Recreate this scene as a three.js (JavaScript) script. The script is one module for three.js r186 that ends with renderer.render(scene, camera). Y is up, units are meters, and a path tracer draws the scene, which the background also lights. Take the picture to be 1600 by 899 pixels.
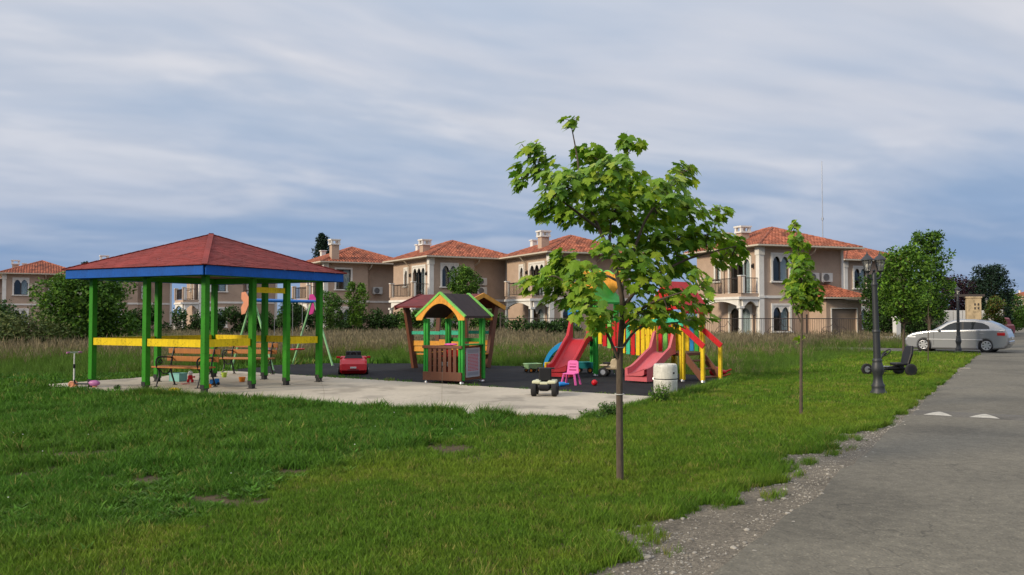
import * as THREE from 'three';
import { mergeGeometries } from 'three/addons/utils/BufferGeometryUtils.js';
import { RoundedBoxGeometry } from 'three/addons/geometries/RoundedBoxGeometry.js';

// ---------- camera, sky, sun, exposure ----------
const EYE = 1.6, FOCAL = 1350, W = 1600, H = 899, HORIZON = 494;
const PITCH = Math.atan((HORIZON - H / 2) / FOCAL);
const EXPOSURE = 1.5;
const scene = new THREE.Scene();
const camera = new THREE.PerspectiveCamera(2 * Math.atan(H / 2 / FOCAL) * 180 / Math.PI, W / H, 0.1, 3000);
camera.position.set(0, EYE, 0);
camera.rotation.x = PITCH;
scene.add(camera);
const renderer = new THREE.WebGLRenderer({ antialias: true });
renderer.toneMapping = THREE.LinearToneMapping;
renderer.toneMappingExposure = EXPOSURE;
renderer.shadowMap.enabled = true;
const SUN_DIR = new THREE.Vector3(-0.80, 0.42, 0.50).normalize();
const sun = new THREE.DirectionalLight(new THREE.Color().setRGB(1.0, 0.86, 0.66), 2.2);
sun.position.copy(SUN_DIR).multiplyScalar(80).add(new THREE.Vector3(0, 0, -25));
sun.target.position.set(0, 0, -25);
sun.castShadow = true; sun.shadow.radius = 20; sun.shadow.mapSize.set(4096, 4096);
Object.assign(sun.shadow.camera, { left: -70, right: 70, top: 70, bottom: -70, near: 1, far: 250 });
scene.add(sun, sun.target);

// ---------- random numbers and noise ----------
function rng(seed) { let a = seed >>> 0; return () => { a = (a + 0x6D2B79F5) | 0; let t = Math.imul(a ^ (a >>> 15), 1 | a); t = (t + Math.imul(t ^ (t >>> 7), 61 | t)) ^ t; return ((t ^ (t >>> 14)) >>> 0) / 4294967296; }; }
function hash(x, y, s) { let h = Math.imul(x, 374761393) ^ Math.imul(y, 668265263) ^ Math.imul(s + 11, 2246822519); h = Math.imul(h ^ (h >>> 13), 1274126177); return ((h ^ (h >>> 16)) >>> 0) / 4294967296; }
const sm = (t) => t * t * (3 - 2 * t), mod = (a, n) => ((a % n) + n) % n, lerp = (a, b, t) => a + (b - a) * t, clamp = (v, a = 0, b = 1) => Math.min(b, Math.max(a, v));
function vnoise(x, y, s = 0, per = 0) {
  const xi = Math.floor(x), yi = Math.floor(y), fx = sm(x - xi), fy = sm(y - yi);
  const w = per ? (a) => mod(a, per) : (a) => a, x0 = w(xi), x1 = w(xi + 1), y0 = w(yi), y1 = w(yi + 1);
  return lerp(lerp(hash(x0, y0, s), hash(x1, y0, s), fx), lerp(hash(x0, y1, s), hash(x1, y1, s), fx), fy);
}
function fbm(x, y, s = 0, oct = 4, per = 0) { let v = 0, a = 0.5, t = 0; for (let o = 0; o < oct; o++) { v += a * vnoise(x, y, s + o * 17, per); t += a; a *= 0.5; x *= 2; y *= 2; per *= 2; } return v / t; }
const step = (a, b, v) => sm(clamp((v - a) / (b - a)));

// ---------- the sky: thin grey and lilac cloud sheets over pale blue, bluer towards the horizon ----------
{
  const SW = 3072, SH = 1536, px = new Float32Array(SW * SH * 4);
  const lin = (c) => c.map((v) => Math.pow(v / 255, 2.2) / EXPOSURE);
  const low = lin([122, 152, 192]), mid = lin([156, 178, 208]), high = lin([198, 207, 222]), cloud = lin([210, 212, 221]), bright = lin([230, 228, 231]), grey = lin([166, 185, 210]), zen = 0.7;
  const row = new Float32Array(3);
  for (let j = 0; j < SH; j++) {
    const el = ((j + 0.5) / SH - 0.5) * Math.PI;            // row 0 is the lowest
    const e = Math.max(el, 0), se = Math.sin(e);
    for (let i = 0; i < SW; i++) {
      const o = (j * SW + i) * 4;
      if (el < -0.01) { px[o] = 0.10; px[o + 1] = 0.105; px[o + 2] = 0.09; px[o + 3] = 1; continue; }
      const az = ((i + 0.5) / SW - 0.5) * 2 * Math.PI, dx = Math.cos(az), dz = Math.sin(az);
      const k = 1 / (se + 0.13), X = dx * Math.cos(e) * k, Z = dz * Math.cos(e) * k;
      // the sheets run from upper right to lower left of the view
      const a = 0.9 * X - 0.42 * Z, b = 0.42 * X + 0.9 * Z;
      const wx = fbm(X * 0.7 + 3, Z * 0.7, 5, 3) * 1.6, wz = fbm(X * 0.7 - 8, Z * 0.7 + 4, 9, 3) * 1.6;
      const broad = fbm(a * 0.42 + wx * 0.5 + 40.3, b * 0.62 + wz * 0.5 + 13, 21, 4);
      const streak = fbm(a * 0.8 + wx + 70, b * 2.3 + wz + 31, 33, 5);
      const fine = fbm(a * 4.2 + wx * 2.4 + 10, b * 10 + wz * 2.4, 47, 5), curd = fbm(a * 9 + wx * 3, b * 15 + wz * 3, 53, 3);
      const t1 = step(0.02, 0.20, e), t2 = step(0.12, 0.5, e);
      for (let c = 0; c < 3; c++) row[c] = lerp(lerp(low[c], mid[c], t1), high[c], t2);
      const up = step(0.03, 0.26, e);
      let cov = step(0.36, 0.66, broad * 0.52 + streak * 0.32 + fine * 0.16 + up * 0.12 - 0.03) * (0.18 + 0.82 * up);
      const br = step(0.48, 0.70, streak * 0.44 + broad * 0.28 + fine * 0.20 + curd * 0.08) * (0.10 + 0.90 * up) * 0.55;
      const gr = step(0.52, 0.7, fbm(a * 0.5 + 5, b * 1.1 + wx, 61, 4)) * 0.36 * (0.3 + 0.7 * up);
      for (let c = 0; c < 3; c++) { let v = lerp(row[c], cloud[c], cov * 0.85); v = lerp(v, grey[c], gr); v = lerp(v, bright[c], br); px[o + c] = v * (0.96 + 0.06 * fine + 0.02 * curd) * (1 + zen * step(0.30, 1.1, e)); }
      px[o + 3] = 1;
    }
  }
  const t = new THREE.DataTexture(px, SW, SH, THREE.RGBAFormat, THREE.FloatType);
  t.mapping = THREE.EquirectangularReflectionMapping; t.magFilter = t.minFilter = THREE.LinearFilter; t.needsUpdate = true;
  scene.background = t; scene.environment = t;
}

// ---------- pixels of the photograph to places on the ground ----------
function ray(px, py) { return new THREE.Vector3((px - W / 2) / FOCAL, -(py - H / 2) / FOCAL, -1).applyAxisAngle(new THREE.Vector3(1, 0, 0), PITCH); }
function ground(px, py, y = 0) { const r = ray(px, py), k = (y - EYE) / r.y; return new THREE.Vector3(r.x * k, y, r.z * k); }
function at(px, py, d) { const r = ray(px, py), k = -d / r.z; return new THREE.Vector3(r.x * k, EYE + r.y * k, -d); }
const gx = (px, d) => (px - W / 2) / FOCAL * d;

// ---------- textures ----------
function tex(size, fn, srgb = true) {
  const d = new Uint8Array(size * size * 4);
  for (let j = 0; j < size; j++) for (let i = 0; i < size; i++) { const v = fn(i / size, j / size), o = (j * size + i) * 4; for (let c = 0; c < 3; c++) d[o + c] = clamp(Array.isArray(v) ? v[c] : v) * 255; d[o + 3] = 255; }
  const t = new THREE.DataTexture(d, size, size); t.wrapS = t.wrapT = THREE.RepeatWrapping; t.magFilter = THREE.LinearFilter; t.minFilter = THREE.LinearMipmapLinearFilter; t.generateMipmaps = true;
  if (srgb) t.colorSpace = THREE.SRGBColorSpace; t.needsUpdate = true; return t;
}
const rep = (t, m) => { const c = t.clone(); c.repeat.set(1 / m, 1 / m); c.needsUpdate = true; return c; };   // one tile of the texture covers m metres
const T = {
  stucco: tex(256, (u, v) => 0.86 + 0.10 * fbm(u * 6, v * 6, 3, 4, 6) + 0.06 * fbm(u * 60, v * 60, 8, 2, 60)),
  stuccoB: tex(256, (u, v) => fbm(u * 50, v * 50, 8, 2, 50), false),
  wood: tex(256, (u, v) => 0.74 + 0.20 * fbm(u * 30, v * 3, 4, 4, 0) + 0.08 * vnoise(u * 128, v * 8, 7, 0)),
  woodB: tex(256, (u, v) => fbm(u * 48, v * 4, 4, 3, 0), false),
  paint: tex(256, (u, v) => { const c = fbm(u * 5, v * 5, 31, 5, 5), s = step(0.70, 0.78, fbm(u * 24, v * 24, 77, 3, 24)); return 0.80 + 0.14 * c - 0.16 * s + 0.12 * fbm(u * 44, v * 3, 19, 3, 0); }),
  concrete: tex(512, (u, v) => { const a = fbm(u * 4, v * 4, 2, 5, 4), f = fbm(u * 90, v * 90, 12, 2, 90), st = step(0.56, 0.72, fbm(u * 7, v * 7, 55, 4, 7)); const k = 0.76 + 0.22 * a + 0.08 * f - 0.13 * st; return [k, k * 0.985, k * 0.95]; }),
  grainB: tex(256, (u, v) => fbm(u * 60, v * 60, 12, 2, 60), false),
  asphalt: tex(1024, (u, v) => { const cr = Math.abs(fbm(u * 5, v * 5, 88, 5, 5) - 0.5), cr2 = Math.abs(fbm(u * 4, v * 4, 188, 5, 4) - 0.52), line = (cr < 0.0035 ? 0.10 : 0) * step(0.45, 0.55, fbm(u * 3, v * 3, 7, 2, 3)) + (cr2 < 0.002 ? 0.07 : 0), blot = 0.07 * step(0.54, 0.66, fbm(u * 3, v * 3, 99, 4, 3)); const h = hash(Math.floor(u * 512), Math.floor(v * 512), 3), a = fbm(u * 6, v * 6, 6, 5, 6), f = fbm(u * 120, v * 120, 9, 2, 120); let k = 0.66 + 0.14 * a + 0.14 * (f - 0.5) - line - blot + (h > 0.95 ? 0.12 : h < 0.08 ? -0.08 : 0); return [k, k * 0.99, k * 0.95]; }),
  asphaltB: tex(512, (u, v) => fbm(u * 160, v * 160, 9, 2, 160), false),
  rubber: tex(512, (u, v) => { const h = hash(Math.floor(u * 256), Math.floor(v * 256), 5); return 0.62 + 0.3 * fbm(u * 5, v * 5, 14, 5, 5) + (h > 0.9 ? 0.14 : h < 0.1 ? -0.1 : 0); }),
  soil: tex(512, (u, v) => { const a = fbm(u * 6, v * 6, 41, 5, 6), f = fbm(u * 70, v * 70, 43, 2, 70); return [0.46 + 0.24 * a + 0.2 * (f - 0.5), 0.41 + 0.22 * a + 0.2 * (f - 0.5), 0.28 + 0.16 * a + 0.14 * (f - 0.5)]; }),
  gravel: tex(512, (u, v) => { const a = fbm(u * 7, v * 7, 51, 5, 7), f = fbm(u * 80, v * 80, 53, 2, 80), h = hash(Math.floor(u * 256), Math.floor(v * 256), 8); const k = 0.52 + 0.2 * a + 0.3 * (f - 0.5) + (h > 0.92 ? 0.16 : 0); return [k, k * 0.97, k * 0.91]; }),
  bark: tex(256, (u, v) => 0.62 + 0.3 * fbm(u * 22, v * 5, 61, 4, 0) + 0.1 * fbm(u * 8, v * 8, 65, 3, 8)),
  tile: tex(512, (u, v) => { const c = hash(Math.floor(u * 16), Math.floor(v * 12), 5), n = fbm(u * 20, v * 20, 15, 4, 20), l = step(0.58, 0.75, fbm(u * 8, v * 8, 91, 4, 8)); const k = 0.66 + 0.30 * c * 0.8 + 0.14 * (n - 0.5) - 0.18 * l; return [k, k * (0.92 + 0.1 * n), k * (0.88 + 0.12 * n)]; }),
  shingle: tex(512, (u, v) => { const n = hash(Math.floor(u * 256), Math.floor(v * 256), 6), c = fbm(u * 8, v * 8, 95, 4, 8), b = hash(Math.floor(u * 9), Math.floor(v * 21), 4); return 0.66 + 0.2 * c + 0.14 * (n - 0.5) + 0.12 * b; }),
  plastic: tex(256, (u, v) => 0.90 + 0.08 * fbm(u * 4, v * 4, 81, 4, 4) - 0.08 * step(0.68, 0.75, fbm(u * 30, v * 14, 83, 3, 0))),
};
// ---------- materials ----------
const lin = (r, g, b) => new THREE.Color().setRGB(r, g, b);
function mat(color, roughness = 0.8, o = {}) {
  const { t, m = 1, b, bm = 0.5, bs = 0.002, ...rest } = o;
  const p = { color: Array.isArray(color) ? lin(...color) : new THREE.Color(color), roughness, ...rest };
  if (t) p.map = rep(t, m);
  if (b) { p.bumpMap = rep(b, bm); p.bumpScale = bs; }
  return new THREE.MeshPhysicalMaterial(p);
}
const paint = (c, r = 0.5) => mat(c, Math.max(r, 0.5), { specularIntensity: 0.45, t: T.paint, m: 0.8, b: T.woodB, bm: 0.5, bs: 0.0015, side: THREE.DoubleSide });
const plast = (c, r = 0.38) => mat(c, r, { specularIntensity: 0.6, t: T.plastic, m: 0.5, side: THREE.DoubleSide });
const M = {
  stucco: mat([0.51, 0.375, 0.28], 0.95, { t: T.stucco, m: 3, b: T.stuccoB, bm: 1, bs: 0.006 }),
  trim: mat([0.82, 0.79, 0.73], 0.8, { t: T.stucco, m: 2 }),
  soffit: mat([0.50, 0.44, 0.35], 0.85, { t: T.stucco, m: 2 }),
  gutter: mat([0.55, 0.48, 0.38], 0.5),
  tile: mat([0.55, 0.185, 0.105], 0.85, { t: T.tile, m: 4, side: THREE.DoubleSide }),
  glass: mat([0.75, 0.80, 0.82], 0.03, { transmission: 1, thickness: 0, ior: 1.5 }),
  curtain: mat([0.74, 0.74, 0.71], 0.95, { side: THREE.DoubleSide }),
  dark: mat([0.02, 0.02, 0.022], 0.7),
  frameDark: mat([0.05, 0.04, 0.035], 0.5),
  iron: mat([0.012, 0.012, 0.014], 0.45, { t: T.plastic, m: 0.4 }),
  rail: mat([0.035, 0.025, 0.02], 0.55),
  ac: mat([0.66, 0.65, 0.61], 0.5, { t: T.plastic, m: 0.8 }),
  gGreen: paint([0.035, 0.26, 0.010]), gYellow: paint([0.84, 0.60, 0.008]), gBlue: paint([0.002, 0.095, 0.42]),
  shingle: mat([0.34, 0.050, 0.042], 0.95, { t: T.shingle, m: 3 }),
  lining: mat([0.16, 0.10, 0.06], 0.8, { t: T.wood, m: 1 }),
  bench: mat([0.52, 0.19, 0.035], 0.5, { t: T.wood, m: 0.5, b: T.woodB, bm: 0.4, bs: 0.001 }),
  pGreen: paint([0.035, 0.36, 0.045], 0.4), pLime: paint([0.22, 0.62, 0.12], 0.4), pOrange: paint([0.80, 0.36, 0.05], 0.45), pYellow: paint([0.80, 0.56, 0.02], 0.42), pRed: paint([0.58, 0.018, 0.022], 0.4), pBlue: paint([0.02, 0.24, 0.56], 0.4), pTeal: paint([0.05, 0.50, 0.30], 0.4),
  hutBrown: mat([0.17, 0.055, 0.022], 0.55, { t: T.wood, m: 0.5, b: T.woodB, bm: 0.4, bs: 0.001 }),
  roofDark: mat([0.055, 0.032, 0.030], 0.85, { t: T.shingle, m: 1.5 }),
  roofRed: mat([0.20, 0.022, 0.025], 0.85, { t: T.shingle, m: 1.5 }),
  slideRed: plast([0.54, 0.030, 0.040], 0.42), slidePink: plast([0.60, 0.13, 0.15], 0.35), slideBlue: plast([0.02, 0.26, 0.56], 0.3),
  swGreen: mat([0.24, 0.50, 0.22], 0.4), swBlue: mat([0.02, 0.20, 0.62], 0.4), peach: plast([0.72, 0.30, 0.17]), magenta: plast([0.52, 0.03, 0.24]),
  chain: mat([0.35, 0.35, 0.36], 0.4, { metalness: 0.8 }), steel: mat([0.55, 0.55, 0.56], 0.3, { metalness: 0.9 }),
  white: plast([0.78, 0.76, 0.72]), cream: plast([0.66, 0.66, 0.44]), black: plast([0.015, 0.015, 0.017], 0.45), tyre: mat([0.018, 0.018, 0.019], 0.85, { t: T.plastic, m: 0.4 }),
  pink: plast([0.82, 0.13, 0.42]), red: plast([0.56, 0.008, 0.016], 0.4), blue: plast([0.02, 0.22, 0.62]), yellow: plast([0.82, 0.52, 0.03]), orange: plast([0.80, 0.25, 0.03]), aqua: plast([0.24, 0.54, 0.50]), teal: plast([0.03, 0.28, 0.31]), mint: plast([0.34, 0.55, 0.28]), lilac: plast([0.50, 0.18, 0.40]), lime: plast([0.45, 0.62, 0.08]), beige: plast([0.55, 0.45, 0.30]),
  lampIron: mat([0.030, 0.034, 0.038], 0.5, { t: T.plastic, m: 0.5 }), lampGlass: mat([0.85, 0.85, 0.82], 0.25, { transmission: 0.9, thickness: 0 }),
  bark: mat([0.145, 0.11, 0.078], 0.95, { t: T.bark, m: 0.5, b: T.bark, bm: 0.3, bs: 0.006 }), barkDark: mat([0.10, 0.075, 0.05], 0.95, { t: T.bark, m: 0.5, b: T.bark, bm: 0.3, bs: 0.008 }),
  stake: mat([0.30, 0.25, 0.19], 0.9, { t: T.wood, m: 0.5 }),
  barrel: mat([0.70, 0.68, 0.60], 0.5, { t: T.paint, m: 0.5 }),
  stone: mat([0.55, 0.44, 0.29], 0.9, { t: T.concrete, m: 1 }), wallWhite: mat([0.68, 0.67, 0.64], 0.9, { t: T.stucco, m: 2 }), lowWall: mat([0.34, 0.32, 0.29], 0.95, { t: T.concrete, m: 2 }),
  carPaint: mat([0.29, 0.30, 0.315], 0.33, { metalness: 0.6, clearcoat: 1, clearcoatRoughness: 0.06 }), carGlass: mat([0.02, 0.024, 0.026], 0.04, { ior: 1.5 }), carTrim: mat([0.02, 0.02, 0.02], 0.6), rim: mat([0.55, 0.56, 0.57], 0.3, { metalness: 0.7 }),
  tail: mat([0.45, 0.01, 0.015], 0.12, { clearcoat: 1 }), head: mat([0.75, 0.77, 0.78], 0.08, { clearcoat: 1 }), carRed: mat([0.22, 0.006, 0.01], 0.4),
};
for (const t of ['glass']) M[t].side = THREE.DoubleSide;
const leafMat = (tr = 0.35) => mat([1, 1, 1], 0.9, { vertexColors: true, side: THREE.DoubleSide, transmission: tr, thickness: 0, specularIntensity: 0.4 });
M.leaf = leafMat(0.42); M.leafDense = leafMat(0.25);

// ---------- geometry helpers ----------
const V = (x, y, z) => new THREE.Vector3(x, y, z);
function box(w, h, d, x = 0, y = 0, z = 0, ry = 0, rx = 0, rz = 0) { const g = new THREE.BoxGeometry(w, h, d); if (rx) g.rotateX(rx); if (rz) g.rotateZ(rz); if (ry) g.rotateY(ry); return g.translate(x, y, z); }
function rbox(w, h, d, x = 0, y = 0, z = 0, r = 0.01, seg = 1) { return new RoundedBoxGeometry(w, h, d, seg, Math.min(r, w / 2.01, h / 2.01, d / 2.01)).translate(x, y, z); }
function between(g, a, b) { const d = b.clone().sub(a), q = new THREE.Quaternion().setFromUnitVectors(V(0, 1, 0), d.clone().normalize()); return g.applyQuaternion(q).translate((a.x + b.x) / 2, (a.y + b.y) / 2, (a.z + b.z) / 2); }
const rod = (a, b, r, r2 = r, seg = 8) => between(new THREE.CylinderGeometry(r2, r, a.distanceTo(b), seg), a, b);
function beam(a, b, w, h) {           // a board from a to b; w lies level, h stands
  const d = b.clone().sub(a), L = d.length(), z = d.normalize(), up = Math.abs(z.y) > 0.99 ? V(1, 0, 0) : V(0, 1, 0), x = up.clone().cross(z).normalize(), y = z.clone().cross(x);
  return new THREE.BoxGeometry(w, h, L).applyMatrix4(new THREE.Matrix4().makeBasis(x, y, z)).translate((a.x + b.x) / 2, (a.y + b.y) / 2, (a.z + b.z) / 2);
}
const cyl = (r1, r2, h, x = 0, y = 0, z = 0, seg = 16) => new THREE.CylinderGeometry(r2, r1, h, seg).translate(x, y, z);   // r1 below, r2 above
const ball = (r, x, y, z, sx = 1, sy = 1, sz = 1, seg = 14) => new THREE.SphereGeometry(r, seg, Math.max(6, seg * 0.7 | 0)).scale(sx, sy, sz).translate(x, y, z);
const lathe = (pts, seg = 20) => new THREE.LatheGeometry(pts.map((p) => new THREE.Vector2(...p)), seg);
function tube(pts, r, seg = 20, rs = 6) { return new THREE.TubeGeometry(new THREE.CatmullRomCurve3(pts), seg, r, rs); }
function plate(pts, depth, bevel = 0, holes = [], bseg = 1) {   // outline in xy, thickness centred on z = 0
  const s = new THREE.Shape(pts.map((p) => new THREE.Vector2(...p))); for (const h of holes) s.holes.push(new THREE.Path(h.map((p) => new THREE.Vector2(...p))));
  const g = new THREE.ExtrudeGeometry(s, { depth: depth - 2 * bevel, bevelEnabled: bevel > 0, bevelThickness: bevel, bevelSize: bevel, bevelSegments: bseg, curveSegments: 8 }); return g.translate(0, 0, -depth / 2 + bevel);
}
function prep(g) {
  g = g.index ? g.toNonIndexed() : g.clone();
  for (const k of Object.keys(g.attributes)) if (!['position', 'normal', 'uv', 'color'].includes(k)) g.deleteAttribute(k);
  if (!g.attributes.normal) g.computeVertexNormals();
  return g;
}
function boxUV(g) {
  const p = g.attributes.position, n = p.count, uv = new Float32Array(n * 2), a = V(), b = V(), c = V();
  for (let i = 0; i < n; i += 3) {
    a.fromBufferAttribute(p, i); b.fromBufferAttribute(p, i + 1); c.fromBufferAttribute(p, i + 2);
    const f = b.clone().sub(a).cross(c.clone().sub(a)), ax = Math.abs(f.x), ay = Math.abs(f.y), az = Math.abs(f.z);
    [a, b, c].forEach((q, k) => { const [u, v] = ay >= ax && ay >= az ? [q.x, q.z] : ax >= az ? [q.z, q.y] : [q.x, q.y]; uv[(i + k) * 2] = u; uv[(i + k) * 2 + 1] = v; });
  }
  g.setAttribute('uv', new THREE.BufferAttribute(uv, 2)); return g;
}
function geo(list, keepUV) { list = (Array.isArray(list) ? list : [list]).map(prep); const anyC = list.some((g) => g.attributes.color); if (!anyC) list.forEach((g) => g.deleteAttribute('color')); list.forEach((g) => { if (!g.attributes.uv) g.setAttribute('uv', new THREE.BufferAttribute(new Float32Array(g.attributes.position.count * 2), 2)); }); const g = list.length > 1 ? mergeGeometries(list) : list[0]; return keepUV ? g : boxUV(g); }
function mk(name, list, material, parent, keepUV) { const m = new THREE.Mesh(list.isBufferGeometry && list.userData.ready ? list : geo(list, keepUV), material); m.name = name; m.castShadow = m.receiveShadow = true; (parent || scene).add(m); return m; }
const taken = {};
function numbered(n) { const k = taken[n] = (taken[n] ?? -1) + 1; return k ? `${n}_${String(k).padStart(3, '0')}` : n; }
function thing(name, label, category, p = V(0, 0, 0), turn = 0, group) { const o = new THREE.Group(); o.name = numbered(name); o.position.copy(p); o.rotation.y = turn; o.userData = { label, category }; if (group) o.userData.group = group; scene.add(o); return o; }
function one(name, label, category, list, material, p = V(0, 0, 0), turn = 0, group) { const m = mk(numbered(name), list, material); m.position.copy(p); m.rotation.y = turn; m.userData = { label, category }; if (group) m.userData.group = group; return m; }
function struct(name, list, material, keepUV) { const m = mk(numbered(name), list, material, null, keepUV); m.userData = { kind: 'structure', label: name.replace(/_/g, ' ') }; return m; }
const rad = (d) => d * Math.PI / 180;

// ---------- the ground: grid of the playground (u to the right along the slab's front edge, v away from it), road line ----------
const GA = rad(28), GC = Math.cos(GA), GS = Math.sin(GA), FR = ground(905, 658);
const toGrid = (x, z) => { const dx = x - FR.x, dz = z - FR.z; return [dx * GC + dz * GS, dx * GS - dz * GC]; };
const grid = (u, v, y = 0) => V(FR.x + u * GC + v * GS, y, FR.z + u * GS - v * GC);
const TURN = -GA;                                                   // rotation.y that lines a thing up with the grid (its x along u, its -z along v)
const SLAB_Y = 0.045;
const slabBack = (u) => 3.9 - u * 0.14;
const MAT = [[0, 3.9], [0.1, 7.5], [-0.2, 9.9], [-3, 11.2], [-7, 11.7], [-11, 11.5], [-13.6, 10.2], [-14.3, 8.6], [-13.6, 5.8]];
const inPoly = (p, x, y) => { let c = false; for (let i = 0, j = p.length - 1; i < p.length; j = i++) if ((p[i][1] > y) !== (p[j][1] > y) && x < (p[j][0] - p[i][0]) * (y - p[i][1]) / (p[j][1] - p[i][1]) + p[i][0]) c = !c; return c; };
const FRONT = (u) => (u > -9 ? -0.38 : lerp(-0.38, 0, clamp((-9 - u) / 2)));
const inSlab = (u, v, e = 0) => u > -13.3 - e && u < e && v > FRONT(u) - e && v < slabBack(u) + e;
const RA = ground(1130, 899), RD = ground(1420, 650).sub(RA).normalize(), RN = V(RD.z, 0, -RD.x);   // RN points to the left of the road
const toRoad = (x, z) => { const dx = x - RA.x, dz = z - RA.z; return [dx * RD.x + dz * RD.z, dx * RN.x + dz * RN.z]; };   // along, left of the edge
const road = (s, l, y = 0) => V(RA.x + RD.x * s + RN.x * l, y, RA.z + RD.z * s + RN.z * l);
const vergeW = (s) => Math.max(0.12, lerp(0.88, 0.30, clamp((s + 1) / 11)) + (fbm(s * 1.1 + 50, 3, 5, 4) - 0.5) * 0.8 + (fbm(s * 5 + 9, 8, 5, 3) - 0.5) * 0.42) * lerp(1, 0.5, clamp((s - 8) / 10));
const CAR_S = toRoad(gx(1497, 38.9), -38.9)[0];
const inDrive = (s, l) => s > CAR_S - 2.6 && s < CAR_S + 2.8 && l > -0.5 && l < 7.5;
function sheet(pts, y0, y1) { return plate(pts.map((p) => [p.x, -p.z]), y1 - y0).rotateX(-Math.PI / 2).translate(0, (y0 + y1) / 2, 0); }

{
  const g = new THREE.PlaneGeometry(3000, 3000, 60, 60).rotateX(-Math.PI / 2).translate(0, 0, -900);
  struct('ground', g, mat([0.20, 0.17, 0.14], 1, { t: T.soil, m: 2.3 }));
  // road, in one ribbon
  const R = [], L = []; for (let s = -14; s <= 170; s += 2) { L.push(road(s, 0.0)); R.unshift(road(s, -5.6)); }
  const edge = []; for (let s = -14; s <= 170; s += 0.35) edge.push(road(s, (fbm(s * 1.5, 2, 3, 3) - 0.5) * 0.16));
  struct('road', sheet([...edge, ...R], -0.1, 0.014), mat([0.285, 0.263, 0.215], 0.92, { t: T.asphalt, m: 7.3, b: T.asphaltB, bm: 2, bs: 0.006 }));
  struct('driveway', sheet([road(CAR_S - 2.4, -0.2), road(CAR_S + 2.6, -0.2), road(CAR_S + 2.6, 7.4), road(CAR_S - 2.0, 7.4), road(CAR_S - 2.1, 0.4)], -0.1, 0.009), mat([0.25, 0.235, 0.215], 0.92, { t: T.asphalt, m: 3.1, b: T.asphaltB, bm: 2, bs: 0.006 }));
  // gravel verge
  const ve = [], vi = []; for (let s = -13; s <= 34; s += 0.16) { ve.push(road(s, vergeW(s))); vi.unshift(road(s, -0.25)); }
  struct('gravel_verge', sheet([...ve, ...vi], -0.05, 0.005), mat([0.43, 0.395, 0.34], 0.98, { t: T.gravel, m: 1.7, b: T.asphaltB, bm: 1, bs: 0.012 }));
  // concrete slab in three bays with open joints
  const conc = mat([0.50, 0.455, 0.385], 0.92, { t: T.concrete, m: 4.7, b: T.grainB, bm: 0.6, bs: 0.002 });
  const slab = new THREE.Group(); slab.name = 'concrete_slab'; slab.userData = { kind: 'structure', label: 'concrete slab' }; scene.add(slab);
  const cuts = [-13.3, -8.25, -4.15, 0];
  for (let i = 0; i < 3; i++) { const a = cuts[i] + 0.006, b = cuts[i + 1] - 0.006; mk('concrete_bay', sheet([grid(a, FRONT(a)), ...(a < -9 ? [grid(-11, 0), grid(-9, -0.38)] : []), grid(b, FRONT(b)), grid(b, slabBack(b)), grid(a, slabBack(a))], -0.12, SLAB_Y), conc, slab); }
  struct('rubber_surface', sheet([...MAT.map(([u, v]) => grid(u, v + (v < 6 ? 0.004 : 0)))].concat([grid(-8, slabBack(-8) + 0.004)]), -0.1, SLAB_Y - 0.006), mat([0.024, 0.025, 0.029], 0.95, { specularIntensity: 0.4, t: T.rubber, m: 1.9, b: T.grainB, bm: 0.5, bs: 0.003 }));
  // speed hump across the road with two white painted teeth
  const hs = toRoad(ground(1503, 650).x, ground(1503, 650).z)[0], prof = []; for (let k = 0; k <= 12; k++) { const t = k / 12; prof.push([-0.42 + 0.84 * t, 0.012 + 0.032 * Math.sin(Math.PI * t)]); }
  prof.push([0.42, -0.03], [-0.42, -0.03]);
  const humpGeo = plate(prof, 5.4); const hump = struct('speed_hump', humpGeo, mat([0.25, 0.235, 0.215], 0.92, { t: T.asphalt, m: 2.2, b: T.asphaltB, bm: 2, bs: 0.006 }));
  // profile along the road (x), length across it (z)
  hump.position.copy(road(hs, -2.75)); hump.rotation.y = Math.atan2(-RD.z, RD.x);
  const wp = mat([0.55, 0.54, 0.50], 0.85, { t: T.concrete, m: 0.6, b: T.asphaltB, bm: 1, bs: 0.006 });
  for (const px of [1468, 1541]) {
    const l = toRoad(ground(px, 649).x, ground(px, 649).z)[1], g = new THREE.BufferGeometry(), P = [];
    const hy = (t) => 0.012 + 0.032 * Math.sin(Math.PI * (t + 0.42) / 0.84) + 0.004, N = 6, a0 = -0.36, a1 = -0.02;
    for (let k = 0; k < N; k++) { const q = (i) => lerp(a0, a1, i / N), w = (i) => 0.19 * (1 - i / N) + 0.02; const A = [q(k), hy(q(k)), -w(k)], B = [q(k), hy(q(k)), w(k)], C = [q(k + 1), hy(q(k + 1)), w(k + 1)], D = [q(k + 1), hy(q(k + 1)), -w(k + 1)]; P.push(...A, ...B, ...C, ...A, ...C, ...D); }
    g.setAttribute('position', new THREE.Float32BufferAttribute(P, 3)); g.computeVertexNormals();
    const m = struct('road_marking', g, wp); m.position.copy(road(hs, l)); m.rotation.y = Math.atan2(-RD.z, RD.x);
  }
  // flat paving strip in the lawn beside the pedal kart
  const p = ground(1470, 576); struct('paving_strip', box(1.6, 0.06, 0.35, p.x, 0.0, p.z, -0.3), M.lowWall);
}

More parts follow.
